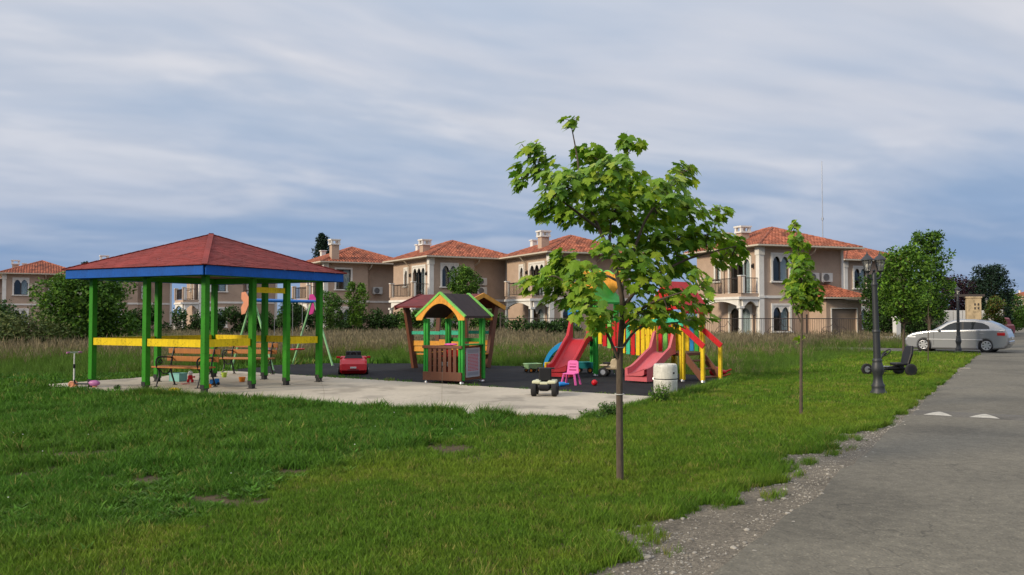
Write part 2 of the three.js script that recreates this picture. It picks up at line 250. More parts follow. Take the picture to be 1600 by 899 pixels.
// ---------- grass ----------
function blades(n, h, w, spread, seed, lean = 0.5, heads = 0) {
  const r = rng(seed), P = [];
  for (let i = 0; i < n; i++) {
    const a = r() * 6.283, q = Math.sqrt(r()) * spread, x = Math.cos(a) * q, z = Math.sin(a) * q, hh = h * (0.55 + 0.6 * r()), b = r() * 6.283, ww = w * (0.7 + 0.6 * r()) / 2, cx = Math.cos(b) * ww, cz = Math.sin(b) * ww, la = r() * 6.283, l = lean * hh * (0.3 + r()), lx = Math.cos(la) * l, lz = Math.sin(la) * l;
    const m = 0.55, mx = x + lx * 0.3, mz = z + lz * 0.3, my = hh * m, tx = x + lx, tz = z + lz, k = 0.8;
    P.push(x - cx, 0, z - cz, x + cx, 0, z + cz, mx + cx * k, my, mz + cz * k, x - cx, 0, z - cz, mx + cx * k, my, mz + cz * k, mx - cx * k, my, mz - cz * k, mx - cx * k, my, mz - cz * k, mx + cx * k, my, mz + cz * k, tx, hh, tz);
    if (heads && r() < heads) { const s = ww * 3.2, t2 = 0.8; const ax = lerp(mx, tx, t2), az = lerp(mz, tz, t2), ay = lerp(my, hh, t2), up = hh * 1.16; P.push(ax - cx / ww * s, ay + 0.05 * hh, az - cz / ww * s, ax + cx / ww * s, ay + 0.05 * hh, az + cz / ww * s, tx + lx * 0.1, up, tz + lz * 0.1, ax, ay - 0.03, az, ax + cx / ww * s, ay + 0.05 * hh, az + cz / ww * s, ax - cx / ww * s, ay + 0.05 * hh, az - cz / ww * s); }
  }
  const g = new THREE.BufferGeometry(); g.setAttribute('position', new THREE.Float32BufferAttribute(P, 3)); g.computeVertexNormals(); return g;
}
function rosette(n, len, wid, seed) {   // a low weed: oval leaves standing out from one root
  const r = rng(seed), P = [];
  for (let i = 0; i < n; i++) {
    const a = i / n * 6.283 + r(), el = 0.35 + 0.9 * r(), L = len * (0.6 + 0.6 * r()), w = wid * (0.7 + 0.5 * r()), ca = Math.cos(a), sa = Math.sin(a);
    const pt = (t, s, dy = 0) => { const q = L * t * Math.cos(el * (1 - 0.5 * t)), y = L * t * Math.sin(el) * (1 - 0.35 * t) + dy; return [q * ca - s * sa, y, q * sa + s * ca]; };
    const A = pt(0.08, 0), B = pt(0.5, w), C = pt(0.5, -w), D = pt(1, 0), E = pt(0.5, 0, -0.12 * w); P.push(...A, ...E, ...B, ...A, ...C, ...E, ...E, ...D, ...B, ...E, ...C, ...D);
  }
  const g = new THREE.BufferGeometry(); g.setAttribute('position', new THREE.Float32BufferAttribute(P, 3)); g.computeVertexNormals(); return g;
}
const grassMat = mat([1, 1, 1], 0.75, { side: THREE.DoubleSide, transmission: 0.3, thickness: 0, specularIntensity: 0.35 });
grassMat.roughness = 0.85;
function scatter(name, label, geos, list) {    // list of [x, z, size, colour]
  const o = new THREE.Group(), mtx = new THREE.Matrix4(), q = new THREE.Quaternion(), c = new THREE.Color(), r = rng(list.length + 7), parts = geos.map(() => []);
  for (const it of list) parts[Math.floor(r() * geos.length)].push(it);
  parts.forEach((p, k) => {
    if (!p.length) return;
    const im = new THREE.InstancedMesh(geos[k], grassMat, p.length); im.name = numbered(name); im.userData = { kind: 'stuff', label, category: name.includes('gravel') ? 'gravel' : 'grass' }; im.castShadow = im.receiveShadow = true;
    p.forEach(([x, z, s, col, y = 0], i) => { q.setFromAxisAngle(V(0, 1, 0), r() * 6.283); mtx.compose(V(x, y, z), q, V(s, s * (0.8 + 0.4 * r()), s)); im.setMatrixAt(i, mtx); im.setColorAt(i, c.setRGB(...col)); });
    scene.add(im);
  });
}
const L1a = V(4.7, 0, -19.6), L1b = V(19.2, 0, -43), L1d = L1b.clone().sub(L1a).normalize();
const meadowDist = (x, z) => {                      // metres past the edge of the mown lawn
  const d = -z, [u, v] = toGrid(x, z), left = -((x - L1a.x) * -L1d.z - (z - L1a.z) * -L1d.x) ;
  let m = left; if (u < -7) m = Math.min(m, d - 22.3 + (vnoise(x * 0.5, d * 0.5, 3) - 0.5) * 2); if (u < 1 && u > -15) m = Math.min(m, v - (11.2 + 0.3 * u * (u > -4 ? 1 : 0) * -0.5)); if (u >= -0.2 && v < 9.5) m = Math.min(m, v - 9); return m;
};
// lush weedy half of the lawn lies left of this line on the ground
const LU = [ground(-200, 900), ground(200, 850), ground(430, 765), ground(700, 695), ground(890, 660)];
const lush = (x, z) => { let zz = LU[0].z; for (let i = 0; i < LU.length - 1; i++) if (x >= LU[i].x && x <= LU[i + 1].x) zz = lerp(LU[i].z, LU[i + 1].z, (x - LU[i].x) / (LU[i + 1].x - LU[i].x)); if (x > LU[4].x) return 0; return clamp((zz - z) / 0.9 + (vnoise(x * 1.3, z * 1.3, 4) - 0.5) * 1.2 + 0.2); };
const bare = (x, z) => { let b = 0; for (const [px, py, w, h] of BARE) { const g0 = ground(px, py); const dx = (x - g0.x) / w, dz = (z - g0.z) / h; b = Math.max(b, 1.25 - Math.sqrt(dx * dx + dz * dz) + (fbm(x * 6, z * 6, 8, 2) - 0.5) * 1.3); } return clamp(b); };
const BARE = [[225, 750, 0.5, 0.42], [120, 712, 0.8, 0.6], [15, 695, 0.6, 0.55], [170, 748, 0.4, 0.4], [350, 785, 0.5, 0.4], [330, 690, 0.45, 0.4], [455, 738, 0.3, 0.3], [985, 748, 0.12, 0.12], [180, 772, 0.35, 0.3], [690, 703, 0.45, 0.4], [1250, 650, 0.14, 0.14], [60, 740, 0.4, 0.4]];
{
  const r = rng(91), near = [], far = [], weeds = [], mead = [], stalks = [], lushTufts = [], flowers = [];
  const green = (x, z, l) => {
    const n = fbm(x * 0.55, z * 0.55, 12, 4), f = fbm(x * 2.8, z * 2.8, 15, 3), k = 0.62 + 0.55 * r();
    const y = clamp((n - 0.42) * 3 + (f - 0.5) * 1.4);
    const a = [0.115, 0.228, 0.014], b = [0.185, 0.275, 0.02], c = [0.062, 0.185, 0.014], dry = [0.36, 0.31, 0.09];
    let q = a.map((v, i) => lerp(lerp(v, b[i], y), c[i], l * 0.75)); const dr = r() < 0.05 + 0.10 * clamp((f - 0.52) * 6) * (1 - l) ? 0.7 : 0; q = q.map((v, i) => lerp(v, dry[i], dr) * k); return q;
  };
  const onLawn = (x, z, e = 0) => { const [u, v] = toGrid(x, z); if (inSlab(u, v, e) || inPoly(MAT, u, v)) return 0; const [s, l] = toRoad(x, z); if (l < (s < 34 ? vergeW(s) * 0.93 : 0.05) || inDrive(s, l)) return 0; return 1; };
  const fill = (d0, d1, dens, fn) => { const n = Math.floor((d1 - d0) * (1.5 * (d0 + d1) / 2 + 5) * dens); for (let i = 0; i < n; i++) { const d = lerp(d0, d1, r()), hw = 0.70 * d + 2.4; if (r() > (1.4 * d + 4.8) / (1.4 * d1 + 4.8)) continue; fn((r() * 2 - 1) * hw, -d); } };
  const lawn = (list, sc) => (x, z) => {
    if (!onLawn(x, z, -0.05)) return; const m = meadowDist(x, z); if (m > 0.5) return;
    const br = bare(x, z); if (br > 0.12 + 1.0 * r()) return;
    const l = lush(x, z), pat = fbm(x * 1.7, z * 1.7, 31, 3), [gu, gv] = toGrid(x, z); if (gu < -9.4 && gv > -0.55 && gv < 6 && r() < 0.65) return; if (r() > 0.6 + 0.9 * pat) return;
    const cp = fbm(x * 3.1, z * 3.1, 61, 3); list.push([x, z, sc * (0.65 + 0.55 * r()) * (1 + 0.55 * l * pat * 1.6) * (0.75 + 0.55 * pat) * lerp(1, 0.35 + 1.45 * cp, 0.35 + 0.65 * l) * (1 - 0.5 * br), green(x, z, l)]);
  };
  fill(3.6, 9, 1500, lawn(near, 1)); fill(9, 15, 650, lawn(near, 1.25)); fill(15, 24, 230, lawn(far, 1)); fill(24, 46, 60, lawn(far, 1.7));
  fill(3.6, 16, 330, (x, z) => { if (!onLawn(x, z)) return; const l = lush(x, z); if (r() > l * 1.1 || bare(x, z) > 0.5) return; const cl = fbm(x * 1.1, z * 1.1, 77, 3); if (cl < 0.34 + 0.2 * r()) return; const k = 0.5 + 0.75 * r(); weeds.push([x, z, 0.5 + 0.9 * r(), [0.075 * k + 0.03 * r(), 0.21 * k, 0.016 * k]]); });
  fill(16, 24, 60, (x, z) => { if (!onLawn(x, z)) return; if (r() > lush(x, z)) return; const k = 0.6 + 0.5 * r(); weeds.push([x, z, 0.9 + 0.8 * r(), [0.055 * k, 0.18 * k, 0.018 * k]]); });
  // a fringe of longer grass that hangs over the slab's front edge and the verge
  for (let i = 0; i < 5200; i++) { const u = -13.5 * r(); if (u < -9.6) continue; const p = grid(u, FRONT(u) - 0.02 - 0.22 * r() * r()); if (fbm(u * 1.4, 3, 9, 3) < 0.33) continue; lushTufts.push([p.x, p.z, 0.55 + 0.75 * r() * fbm(u * 0.9, 1, 4, 2) * 1.7, green(p.x, p.z, 0.8)]); }
  for (let i = 0; i < 900; i++) { const v = 3.9 * r(), p = grid(0.02 + 0.2 * r() * r(), v); lushTufts.push([p.x, p.z, 0.4 + 0.5 * r(), green(p.x, p.z, 0.5)]); }
  for (let i = 0; i < 1500; i++) { const v = 4 + 5.9 * r(), p = grid(0.12 + 0.3 * r() * r(), v); lushTufts.push([p.x, p.z, 0.5 + 0.7 * r(), green(p.x, p.z, 0.5)]); }
  for (let i = 0; i < 6000; i++) { const s = -2 + 32 * r(), l = vergeW(s) * (0.94 + 0.35 * r()), p = road(s, l); if (fbm(s * 2, l, 6, 3) < 0.42) continue; lushTufts.push([p.x, p.z, 0.35 + 0.55 * r(), green(p.x, p.z, 0.3)]); }
  // tufts growing in the verge
  for (let k = 0; k < 60; k++) { const s = -1 + 22 * r(), l = vergeW(s) * (0.2 + 0.75 * Math.sqrt(r())), n = 6 + 40 * r(); for (let i = 0; i < n; i++) { const p = road(s + (r() + r() - 1) * 0.22, l + (r() + r() - 1) * 0.1); if (toRoad(p.x, p.z)[1] > 0.03) lushTufts.push([p.x, p.z, 0.2 + 0.45 * r(), green(p.x, p.z, 0.2)]); } }
  // daisies in the weedy half
  fill(5, 14, 1.2, (x, z) => { if (onLawn(x, z) && lush(x, z) > 0.5) flowers.push([x, z, 1, [0.8, 0.8, 0.74]]); });
  // the meadow: green by the mown edge, tall and straw coloured further in
  fill(19, 36, 62, (x, z) => { if (!onLawn(x, z)) return; const m = meadowDist(x, z); if (m < 0.05) return; const t = clamp(m / 10 - 0.2 + (fbm(x * 0.3, z * 0.3, 3, 3) - 0.5) * 1.1), k = 0.6 + 0.55 * r(); const dry = r() < t * 0.5, g0 = dry ? [0.25, 0.205, 0.115] : [0.105 + 0.05 * t, 0.205 - 0.02 * t, 0.022]; (dry ? stalks : mead).push([x, z, lerp(0.35, 0.95, clamp(m / 5)) * (0.6 + 0.5 * r()), g0.map((v) => v * k)]); });
  fill(36, 66, 30, (x, z) => { if (!onLawn(x, z)) return; const m = meadowDist(x, z); if (m < 0.05) return; const n = fbm(x * 0.16, z * 0.16, 23, 3), k = 0.6 + 0.55 * r(), dry = r() < clamp(0.04 + (n - 0.35) * 1.7), g0 = dry ? [0.25, 0.21, 0.125] : [0.115, 0.19, 0.03]; (dry ? stalks : mead).push([x, z, (0.62 + 0.4 * r()) * (0.55 + 0.7 * n), g0.map((v) => v * k)]); });
  scatter('lawn_grass', 'short mown green grass of the lawn', [1, 2, 3, 4].map((s) => blades(9, 0.055, 0.0062, 0.035, s * 13, 0.7)), near);
  scatter('distant_lawn_grass', 'mown green grass around the playground and lamp post', [1, 2].map((s) => blades(11, 0.065, 0.013, 0.075, s * 17, 0.6)), far);
  scatter('edge_grass', 'longer grass fringing the slab and the gravel', [1, 2].map((s) => blades(9, 0.15, 0.008, 0.05, s * 19, 0.6)), lushTufts);
  scatter('lawn_weeds', 'dark green broad leaved weeds in the lawn', [1, 2, 3].map((s) => rosette(11, 0.078, 0.011, s * 23)), weeds);
  scatter('meadow_grass', 'tall green meadow grass behind the playground', [1, 2, 3].map((s) => blades(14, 0.52, 0.014, 0.16, s * 29, 0.45)), mead);
  scatter('dry_meadow_grass', 'tall straw coloured meadow grass in front of the houses', [1, 2, 3].map((s) => blades(13, 0.62, 0.010, 0.16, s * 31, 0.35, 0.6)), stalks);
  scatter('daisies', 'tiny white daisies in the lawn', [ball(0.009, 0, 0.075, 0, 1, 0.5, 1, 6)], flowers);
  // stones of the verge
  const stones = []; const st = (seed) => { const g = new THREE.IcosahedronGeometry(1, 1), p = g.attributes.position; for (let i = 0; i < p.count; i++) { const n = 0.65 + 0.6 * fbm(p.getX(i) * 1.3 + seed, p.getY(i) * 1.3 + p.getZ(i), seed, 2); p.setXYZ(i, p.getX(i) * n, p.getY(i) * n * 0.55, p.getZ(i) * n); } g.computeVertexNormals(); return g; };
  for (let i = 0; i < 16000; i++) { const s = -2.5 + 30 * Math.pow(r(), 1.6), l = -0.1 + (vergeW(s) + 0.12) * r(), p = road(s, l); if (fbm(s * 2.2, l * 3, 41, 3) < 0.40 * r() + 0.22) continue; const k = 0.5 + 0.7 * r(), w = 0.004 + 0.011 * r() * r() + (r() < 0.02 ? 0.015 : 0); stones.push([p.x, p.z, w, [0.43 * k, 0.40 * k, 0.345 * k], 0.007]); }
  scatter('gravel_stones', 'loose grey and pale stones on the road verge', [st(1), st(5), st(9)], stones);
  for (const [px, py, s, lab] of [[1000, 851, 0.032, 'round grey stone at the grass edge of the gravel verge'], [1010, 874, 0.036, 'pale flat stone beside the grass tuft on the verge']]) { const p = ground(px, py); one('stone', lab, 'stone', st(px).scale(s, s, s), M.lowWall, V(p.x, 0.012, p.z)); }
}

// ---------- houses: x along the wall that faces the playground, -z along the balcony wall ----------
const HA = 6.8, HB = 7.4, H_EAVE = 6.03, BAND = 2.8, OV = 0.6, RISE = 1.52;
function wallWith(w, h, holes, t = 0.25) {    // outline in xy from (0, 0); its outer face on z = 0
  return plate([[0, 0], [w, 0], [w, h], [0, h]], t, 0, holes.map(([x0, y0, x1, y1]) => [[x0, y0], [x0, y1], [x1, y1], [x1, y0]])).translate(0, 0, -t / 2);
}
function tiledPlane(e0, e1, t0, t1) {         // a roof plane between an eave e0-e1 and a top edge t0-t1 (t0 = t1 for a hip end), laid with rows of barrel tiles
  const ex = e1.clone().sub(e0), L = ex.length(); ex.normalize();
  const up = t0.clone().sub(e0); up.addScaledVector(ex, -up.dot(ex)); const S = up.length(); up.normalize(); const n = ex.clone().cross(up).normalize(); if (n.y < 0) n.negate();
  const a = t0.clone().sub(e0).dot(ex), b = t1.clone().sub(e0).dot(ex), rows = Math.round(S / 0.36), cw = 0.0625, cols = Math.ceil(L / cw), P = [];
  const pt = (i, t, lift) => { const s = clamp(i * cw, a * t, lerp(L, b, t)), w = 0.035 * Math.cos(i / 4 * 2 * Math.PI); return e0.clone().addScaledVector(ex, s).addScaledVector(up, S * t).addScaledVector(n, w + lift); };
  for (let j = 0; j < rows; j++) {
    const ta = j / rows, tb = (j + 1) / rows;
    for (let i = 0; i < cols; i++) {
      if ((i + 1) * cw < a * ta || i * cw > lerp(L, b, ta)) continue;
      const A = pt(i, ta, 0.055), B = pt(i + 1, ta, 0.055), C = pt(i + 1, tb, 0.02), D = pt(i, tb, 0.02), A0 = pt(i, ta, 0.01), B0 = pt(i + 1, ta, 0.01);
      for (const q of [A, B, C, A, C, D, A0, B0, B, A0, B, A]) P.push(q.x, q.y, q.z);
    }
  }
  const g = new THREE.BufferGeometry(); g.setAttribute('position', new THREE.Float32BufferAttribute(P, 3)); g.computeVertexNormals(); return g;
}
function capRow(a, b, r = 0.12) { const L = a.distanceTo(b), n = Math.max(2, Math.round(L / 0.4)), out = []; for (let i = 0; i < n; i++) { const p = a.clone().lerp(b, i / n), q = a.clone().lerp(b, (i + 1.12) / n); out.push(between(new THREE.CylinderGeometry(r * 0.8, r, p.distanceTo(q), 8, 1), p, q)); } return out; }
function hipRoof(parent, x0, x1, z0, z1, y, rise) {   // z0 is nearest, z1 farthest; ridge along z
  const w = x1 - x0, xm = (x0 + x1) / 2, k = Math.min(w / 2, (z0 - z1) / 2 - 0.01), F = V(xm, y + rise, z0 - k), B = V(xm, y + rise, z1 + k), A = V(x0, y, z0), C = V(x1, y, z0), D = V(x1, y, z1), E = V(x0, y, z1);
  const rf = mk('roof', [tiledPlane(A, C, F, F), tiledPlane(C, D, F, B), tiledPlane(D, E, B, B), tiledPlane(E, A, B, F)], M.tile, parent); rf.userData.kind = 'stuff';
  mk('ridge_tiles', [...capRow(A, F), ...capRow(C, F), ...capRow(D, B), ...capRow(E, B), ...capRow(F, B)], M.tile, rf);
  mk('roof_underside', [sheet([V(x0 + 0.05, 0, z0 - 0.05), V(x1 - 0.05, 0, z0 - 0.05), V(x1 - 0.05, 0, z1 + 0.05), V(x0 + 0.05, 0, z1 + 0.05)], y - 0.09, y - 0.02)], M.soffit, rf);
  const g = 0.1, gy = y - 0.03; mk('gutter', [box(w + 0.2, g, 0.1, xm, gy, z0 + 0.05), box(w + 0.2, g, 0.1, xm, gy, z1 - 0.05), box(0.1, g, z0 - z1, x0 - 0.05, gy, (z0 + z1) / 2), box(0.1, g, z0 - z1, x1 + 0.05, gy, (z0 + z1) / 2)], M.gutter, rf);
  return rf;
}
function windowAt(parent, x0, y0, x1, y1, arches, mats = {}) {     // in a wall whose face is z = 0
  const w = new THREE.Group(); w.name = arches === 3 ? 'balcony_door' : 'window'; parent.add(w);
  const f = 0.14, t = 0.07, W2 = x1 - x0, fr = [box(f, y1 - y0 + 2 * f, t, x0 - f / 2, (y0 + y1) / 2, t / 2 - 0.01), box(f, y1 - y0 + 2 * f, t, x1 + f / 2, (y0 + y1) / 2, t / 2 - 0.01), box(W2, f, t, (x0 + x1) / 2, y1 + f / 2, t / 2 - 0.01)];
  if (arches) {   // pierced white arch board across the top
    const a = W2 / arches, out = [[0, 0.02]], hh = 0.42; const pts = [[0, hh], [0, 0]];
    for (let i = 0; i < arches; i++) for (let k = 0; k <= 8; k++) { const q = k / 8, xx = i * a + a * (0.06 + 0.88 * q); pts.push([xx, Math.pow(Math.sin(Math.PI * q), 0.7) * hh * 0.78]); }
    pts.push([W2, 0], [W2, hh]); fr.push(plate(pts, 0.05).translate(x0, y1 - hh, 0.0));
  }
  mk('window_frame', fr, M.trim, w);
  mk('sill', box(W2 + 2 * f + 0.12, 0.09, 0.16, (x0 + x1) / 2, y0 - 0.045 - 0.004, 0.06), M.trim, w);
  const n = arches === 3 ? 3 : W2 > 0.8 ? 2 : 1, sash = [], pw = W2 / n;
  for (let i = 0; i < n; i++) { const a = x0 + i * pw; sash.push(box(0.05, y1 - y0, 0.05, a + 0.025, (y0 + y1) / 2, -0.13), box(0.05, y1 - y0, 0.05, a + pw - 0.025, (y0 + y1) / 2, -0.13), box(pw - 0.1, 0.05, 0.05, a + pw / 2, y1 - 0.025, -0.13), box(pw - 0.1, 0.05, 0.05, a + pw / 2, y0 + 0.025, -0.13)); mk('pane', box(pw - 0.1, y1 - y0 - 0.1, 0.006, a + pw / 2, (y0 + y1) / 2, -0.13), M.glass, w); }
  mk('sash', sash, M.frameDark, w);
  const P = [], cx0 = n === 1 ? x0 : x0 + W2 * 0.52, cx1 = x1, m = 24; for (let i = 0; i < m; i++) { const u = (k) => lerp(cx0, cx1, k / m), zz = (k) => -0.19 + 0.02 * Math.sin(k * 1.9); P.push(u(i), y0, zz(i), u(i + 1), y0, zz(i + 1), u(i + 1), y1, zz(i + 1), u(i), y0, zz(i), u(i + 1), y1, zz(i + 1), u(i), y1, zz(i)); }
  const cg = new THREE.BufferGeometry(); cg.setAttribute('position', new THREE.Float32BufferAttribute(P, 3)); cg.computeVertexNormals(); mk('curtain', cg, M.curtain, w);
  return w;
}
function acUnit(parent, x, y, z) {
  const g = mk('air_conditioner', [rbox(0.84, 0.58, 0.3, x, y, z + 0.19, 0.02), box(0.06, 0.05, 0.3, x - 0.3, y - 0.32, z + 0.15), box(0.06, 0.05, 0.3, x + 0.3, y - 0.32, z + 0.15)], M.ac, parent);
  mk('fan_grille', [new THREE.TorusGeometry(0.22, 0.018, 6, 20).translate(x - 0.1, y, z + 0.35), new THREE.TorusGeometry(0.13, 0.012, 6, 16).translate(x - 0.1, y, z + 0.35), cyl(0.05, 0.05, 0.02, 0, 0, 0, 12).rotateX(Math.PI / 2).translate(x - 0.1, y, z + 0.35), new THREE.CircleGeometry(0.21, 20).translate(x - 0.1, y, z + 0.344)], mat([0.16, 0.16, 0.16], 0.7), g);
}
function archPanel(w, h, rise, t = 0.16) { const pts = [[0, h], [0, 0]]; for (let k = 0; k <= 14; k++) { const q = k / 14; pts.push([0.14 + (w - 0.28) * q, Math.sin(Math.PI * q) * rise]); } pts.push([w, 0], [w, h]); return plate(pts, t); }
function railing(a, b, h = 0.95) { const L = a.distanceTo(b), n = Math.round(L / 0.12), g = [rod(a.clone().setY(a.y + h), b.clone().setY(b.y + h), 0.025), rod(a.clone().setY(a.y + 0.1), b.clone().setY(b.y + 0.1), 0.015)]; for (let i = 1; i < n; i++) { const p = a.clone().lerp(b, i / n); g.push(box(0.016, h - 0.1, 0.016, p.x, p.y + 0.1 + (h - 0.1) / 2, p.z)); } return g; }
function makeHouse(o = {}) {
  const t = new THREE.Group();
  const winU = [0.85, 3.8, 2.1, 5.45], winL = [0.85, 0.65, 2.1, 2.25], doorU = [1.1, 2.98, 3.4, 5.35], doorL = [1.1, 0.1, 3.4, 2.2], slit = [4.5, 3.95, 5.05, 5.3];
  mk('wall', [wallWith(3.6, H_EAVE, [winU, winL])], M.stucco, t);
  const side = new THREE.Group(); side.name = 'balcony_wall'; t.add(side); side.rotation.y = -Math.PI / 2; side.position.set(0, 0, 0.0);
  // in the side group x runs away along -z of the house after mirroring, so measure from the far end
  const f = ([a, y0, b, y1]) => [HB - b, y0, HB - a, y1];
  side.position.z = -HB; mk('wall', [wallWith(HB - 0.26, H_EAVE, [f(doorU), f(doorL), f(slit)])], M.stucco, side);
  for (const [h, n] of [[doorU, 3], [doorL, 2], [slit, 1]]) { const q = f(h); windowAt(side, q[0], q[1], q[2], q[3], n); }
  mk('wall', [box(HA - 3.6, H_EAVE, 0.25, (HA + 3.6) / 2, H_EAVE / 2, -0.7), box(0.25, H_EAVE, 0.32, 3.475, H_EAVE / 2, -0.415), box(0.25, H_EAVE, HB - 0.83, HA - 0.125, H_EAVE / 2, -(HB + 0.83) / 2), box(HA - 0.52, H_EAVE, 0.25, HA / 2, H_EAVE / 2, -HB + 0.125)], M.stucco, t);
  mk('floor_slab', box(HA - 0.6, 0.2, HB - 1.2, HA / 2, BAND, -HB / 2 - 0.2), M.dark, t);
  windowAt(t, ...winU, o.plain ? 0 : 2); windowAt(t, ...winL, 2);
  mk('floor_band', [box(3.66, 0.17, 0.05, 1.83, BAND, 0.028), box(HA - 3.7, 0.17, 0.05, (HA + 3.7) / 2, BAND, -0.548)], M.trim, t);
  mk('corner_column', [box(0.36, H_EAVE - 0.02, 0.36, -0.02, H_EAVE / 2 - 0.01, -0.1), box(0.44, 0.5, 0.44, -0.02, H_EAVE - 0.35, -0.1), box(0.44, 0.14, 0.44, -0.02, BAND, -0.1), box(0.44, 0.3, 0.44, -0.02, 0.15, -0.1)], M.trim, t); mk('corner_strip', box(0.18, H_EAVE - 0.02, 0.1, HA - 0.07, H_EAVE / 2 - 0.01, -0.53), M.trim, t);
  const rf = hipRoof(t, -OV, HA + OV, OV, -HB - OV, H_EAVE, RISE);
  mk('drainpipe', [rod(V(3.75, H_EAVE - 0.1, 0.58), V(3.75, H_EAVE - 0.35, 0.4), 0.05), rod(V(3.75, H_EAVE - 0.35, 0.4), V(3.65, H_EAVE - 0.75, -0.46), 0.05), rod(V(3.65, H_EAVE - 0.75, -0.46), V(3.65, 0.1, -0.46), 0.05), rod(V(-0.56, H_EAVE - 0.1, -4.0), V(-0.1, H_EAVE - 0.55, -4.0), 0.05), rod(V(-0.1, H_EAVE - 0.55, -4.0), V(-0.1, 3.0, -4.0), 0.05)], M.gutter, rf);
  // chimney
  const [cx, cz, ct] = o.chimney || [0.9, -3.2, 7.1], ch = mk('chimney', [box(0.62, ct - 5.8, 0.62, cx, (ct + 5.8) / 2, cz)], M.stucco, rf);
  mk('chimney_cap', [box(0.8, 0.1, 0.8, cx, ct + 0.05, cz), box(0.86, 0.1, 0.86, cx, ct + 0.42, cz), ...[-1, 1].flatMap((a) => [-1, 1].map((b) => box(0.17, 0.27, 0.17, cx + a * 0.29, ct + 0.235, cz + b * 0.29)))], M.trim, ch);
  const vt = mk('roof_vent', [box(0.4, 0.5, 0.4, 1.7, 7.1, -6.2), box(0.55, 0.08, 0.55, 1.7, 7.39, -6.2)], M.trim, rf);
  // balcony on its columns
  const B = 4.4, D = 1.5, b = new THREE.Group(); b.name = 'balcony'; t.add(b);
  mk('balcony_slab', [box(D - 0.2, 0.3, B, -D / 2 - 0.12, 2.87, -B / 2 + 0.02)], M.stucco, b);
  mk('balcony_moulding', [box(D + 0.02, 0.16, 0.08, -D / 2 - 0.21, 2.72, 0.062), box(0.08, 0.16, B + 0.08, -D - 0.06, 2.72, -B / 2 + 0.02)], M.trim, b);
  mk('arch', archPanel(D - 0.36, 0.42, 0.3).translate(-D + 0.14, 2.22, -0.08), M.trim, b);
  mk('arch', archPanel(B - 0.5, 0.42, 0.3).rotateY(Math.PI / 2).translate(-D + 0.06, 2.22, -0.24), M.trim, b);
  for (const z of [-0.1, -B + 0.14]) mk('column', [cyl(0.13, 0.11, 2.0, -D + 0.03, 1.1, z, 14), box(0.34, 0.14, 0.34, -D + 0.03, 2.15, z), box(0.36, 0.12, 0.36, -D + 0.03, 0.06, z)], M.trim, b);
  for (const z of [-0.06, -B + 0.14]) { mk('parapet_post', [box(0.3, 1.05, 0.3, -D + 0.08, 3.55, z)], M.stucco, b); mk('post_face', [box(0.14, 1.0, 0.04, -D + 0.12, 3.52, z + 0.171), box(0.36, 0.06, 0.36, -D + 0.08, 4.105, z)], M.trim, b); }
  mk('railing', [...railing(V(-D + 0.24, 3.02, -0.06), V(-0.22, 3.02, -0.06)), ...railing(V(-D + 0.08, 3.02, -0.24), V(-D + 0.08, 3.02, -B + 0.3)), ...railing(V(-D + 0.1, 3.02, -B + 0.1), V(-0.05, 3.02, -B + 0.1))], M.rail, b);
  mk('terrace', box(D + 0.4, 0.12, B + 0.3, -D / 2 - 0.3, 0.06, -B / 2), M.lowWall, t);
  if (o.lamp !== false) for (const z of [-0.75, -3.8]) mk('wall_lamp', [box(0.12, 0.22, 0.12, -0.12, 4.75, z), box(0.1, 0.05, 0.1, -0.05, 4.9, z)], M.iron, t);
  for (const [x, y] of o.ac || [[4.4, 4.25], [4.4, 3.55]]) acUnit(t, x, y, -0.575);
  if (o.dish) { const d = mk('satellite_dish', [new THREE.SphereGeometry(0.75, 18, 6, 0, 6.3, 0, 0.52).scale(1, 0.5, 1).rotateX(-1.2).rotateZ(0.3).translate(0.45, 4.55, 0.15), rod(V(0.45, 4.4, 0), V(0.45, 4.45, 0.42), 0.02)], M.ac, t); }
  if (o.garage) {
    const gx0 = 3.62, gx1 = 6.35, gz0 = 1.6, gz1 = -0.55, gr = new THREE.Group(); gr.name = 'garage'; t.add(gr);
    mk('wall', [wallWith(gx1 - gx0, 2.62, [[0.4, 0.0, 2.35, 2.05]], 0.2).translate(gx0, 0, gz0), box(0.2, 2.62, gz0 - gz1 - 0.2, gx0 + 0.1, 1.31, (gz0 + gz1) / 2 - 0.1), box(0.2, 2.62, gz0 - gz1 - 0.2, gx1 - 0.1, 1.31, (gz0 + gz1) / 2 - 0.1)], M.stucco, gr);
    mk('garage_door', box(2.0, 2.1, 0.06, gx0 + 1.375, 1.03, gz0 - 0.14), mat([0.33, 0.25, 0.19], 0.8, { t: T.stucco, m: 2 }), gr);
    mk('door_trim', [box(0.06, 2.1, 0.05, gx0 + 0.37, 1.05, gz0 + 0.02), box(0.06, 2.1, 0.05, gx0 + 2.38, 1.05, gz0 + 0.02), box(2.07, 0.06, 0.05, gx0 + 1.375, 2.08, gz0 + 0.021)], M.trim, gr);
    const y = 2.75, A = V(gx0 - 0.4, y, gz0 + 0.4), C = V(gx1 + 0.4, y, gz0 + 0.4), A2 = V(gx0 - 0.4, y, gz1), C2 = V(gx1 + 0.4, y, gz1), R0 = V(gx0 + 1.0, y + 0.85, gz1), R1 = V(gx1 - 1.0, y + 0.85, gz1);
    const r2 = mk('roof', [tiledPlane(A, C, R0, R1), tiledPlane(A2, A, R0, R0), tiledPlane(C, C2, R1, R1)], M.tile, gr); r2.userData.kind = 'stuff';
    mk('ridge_tiles', [...capRow(A, R0), ...capRow(C, R1)], M.tile, r2);
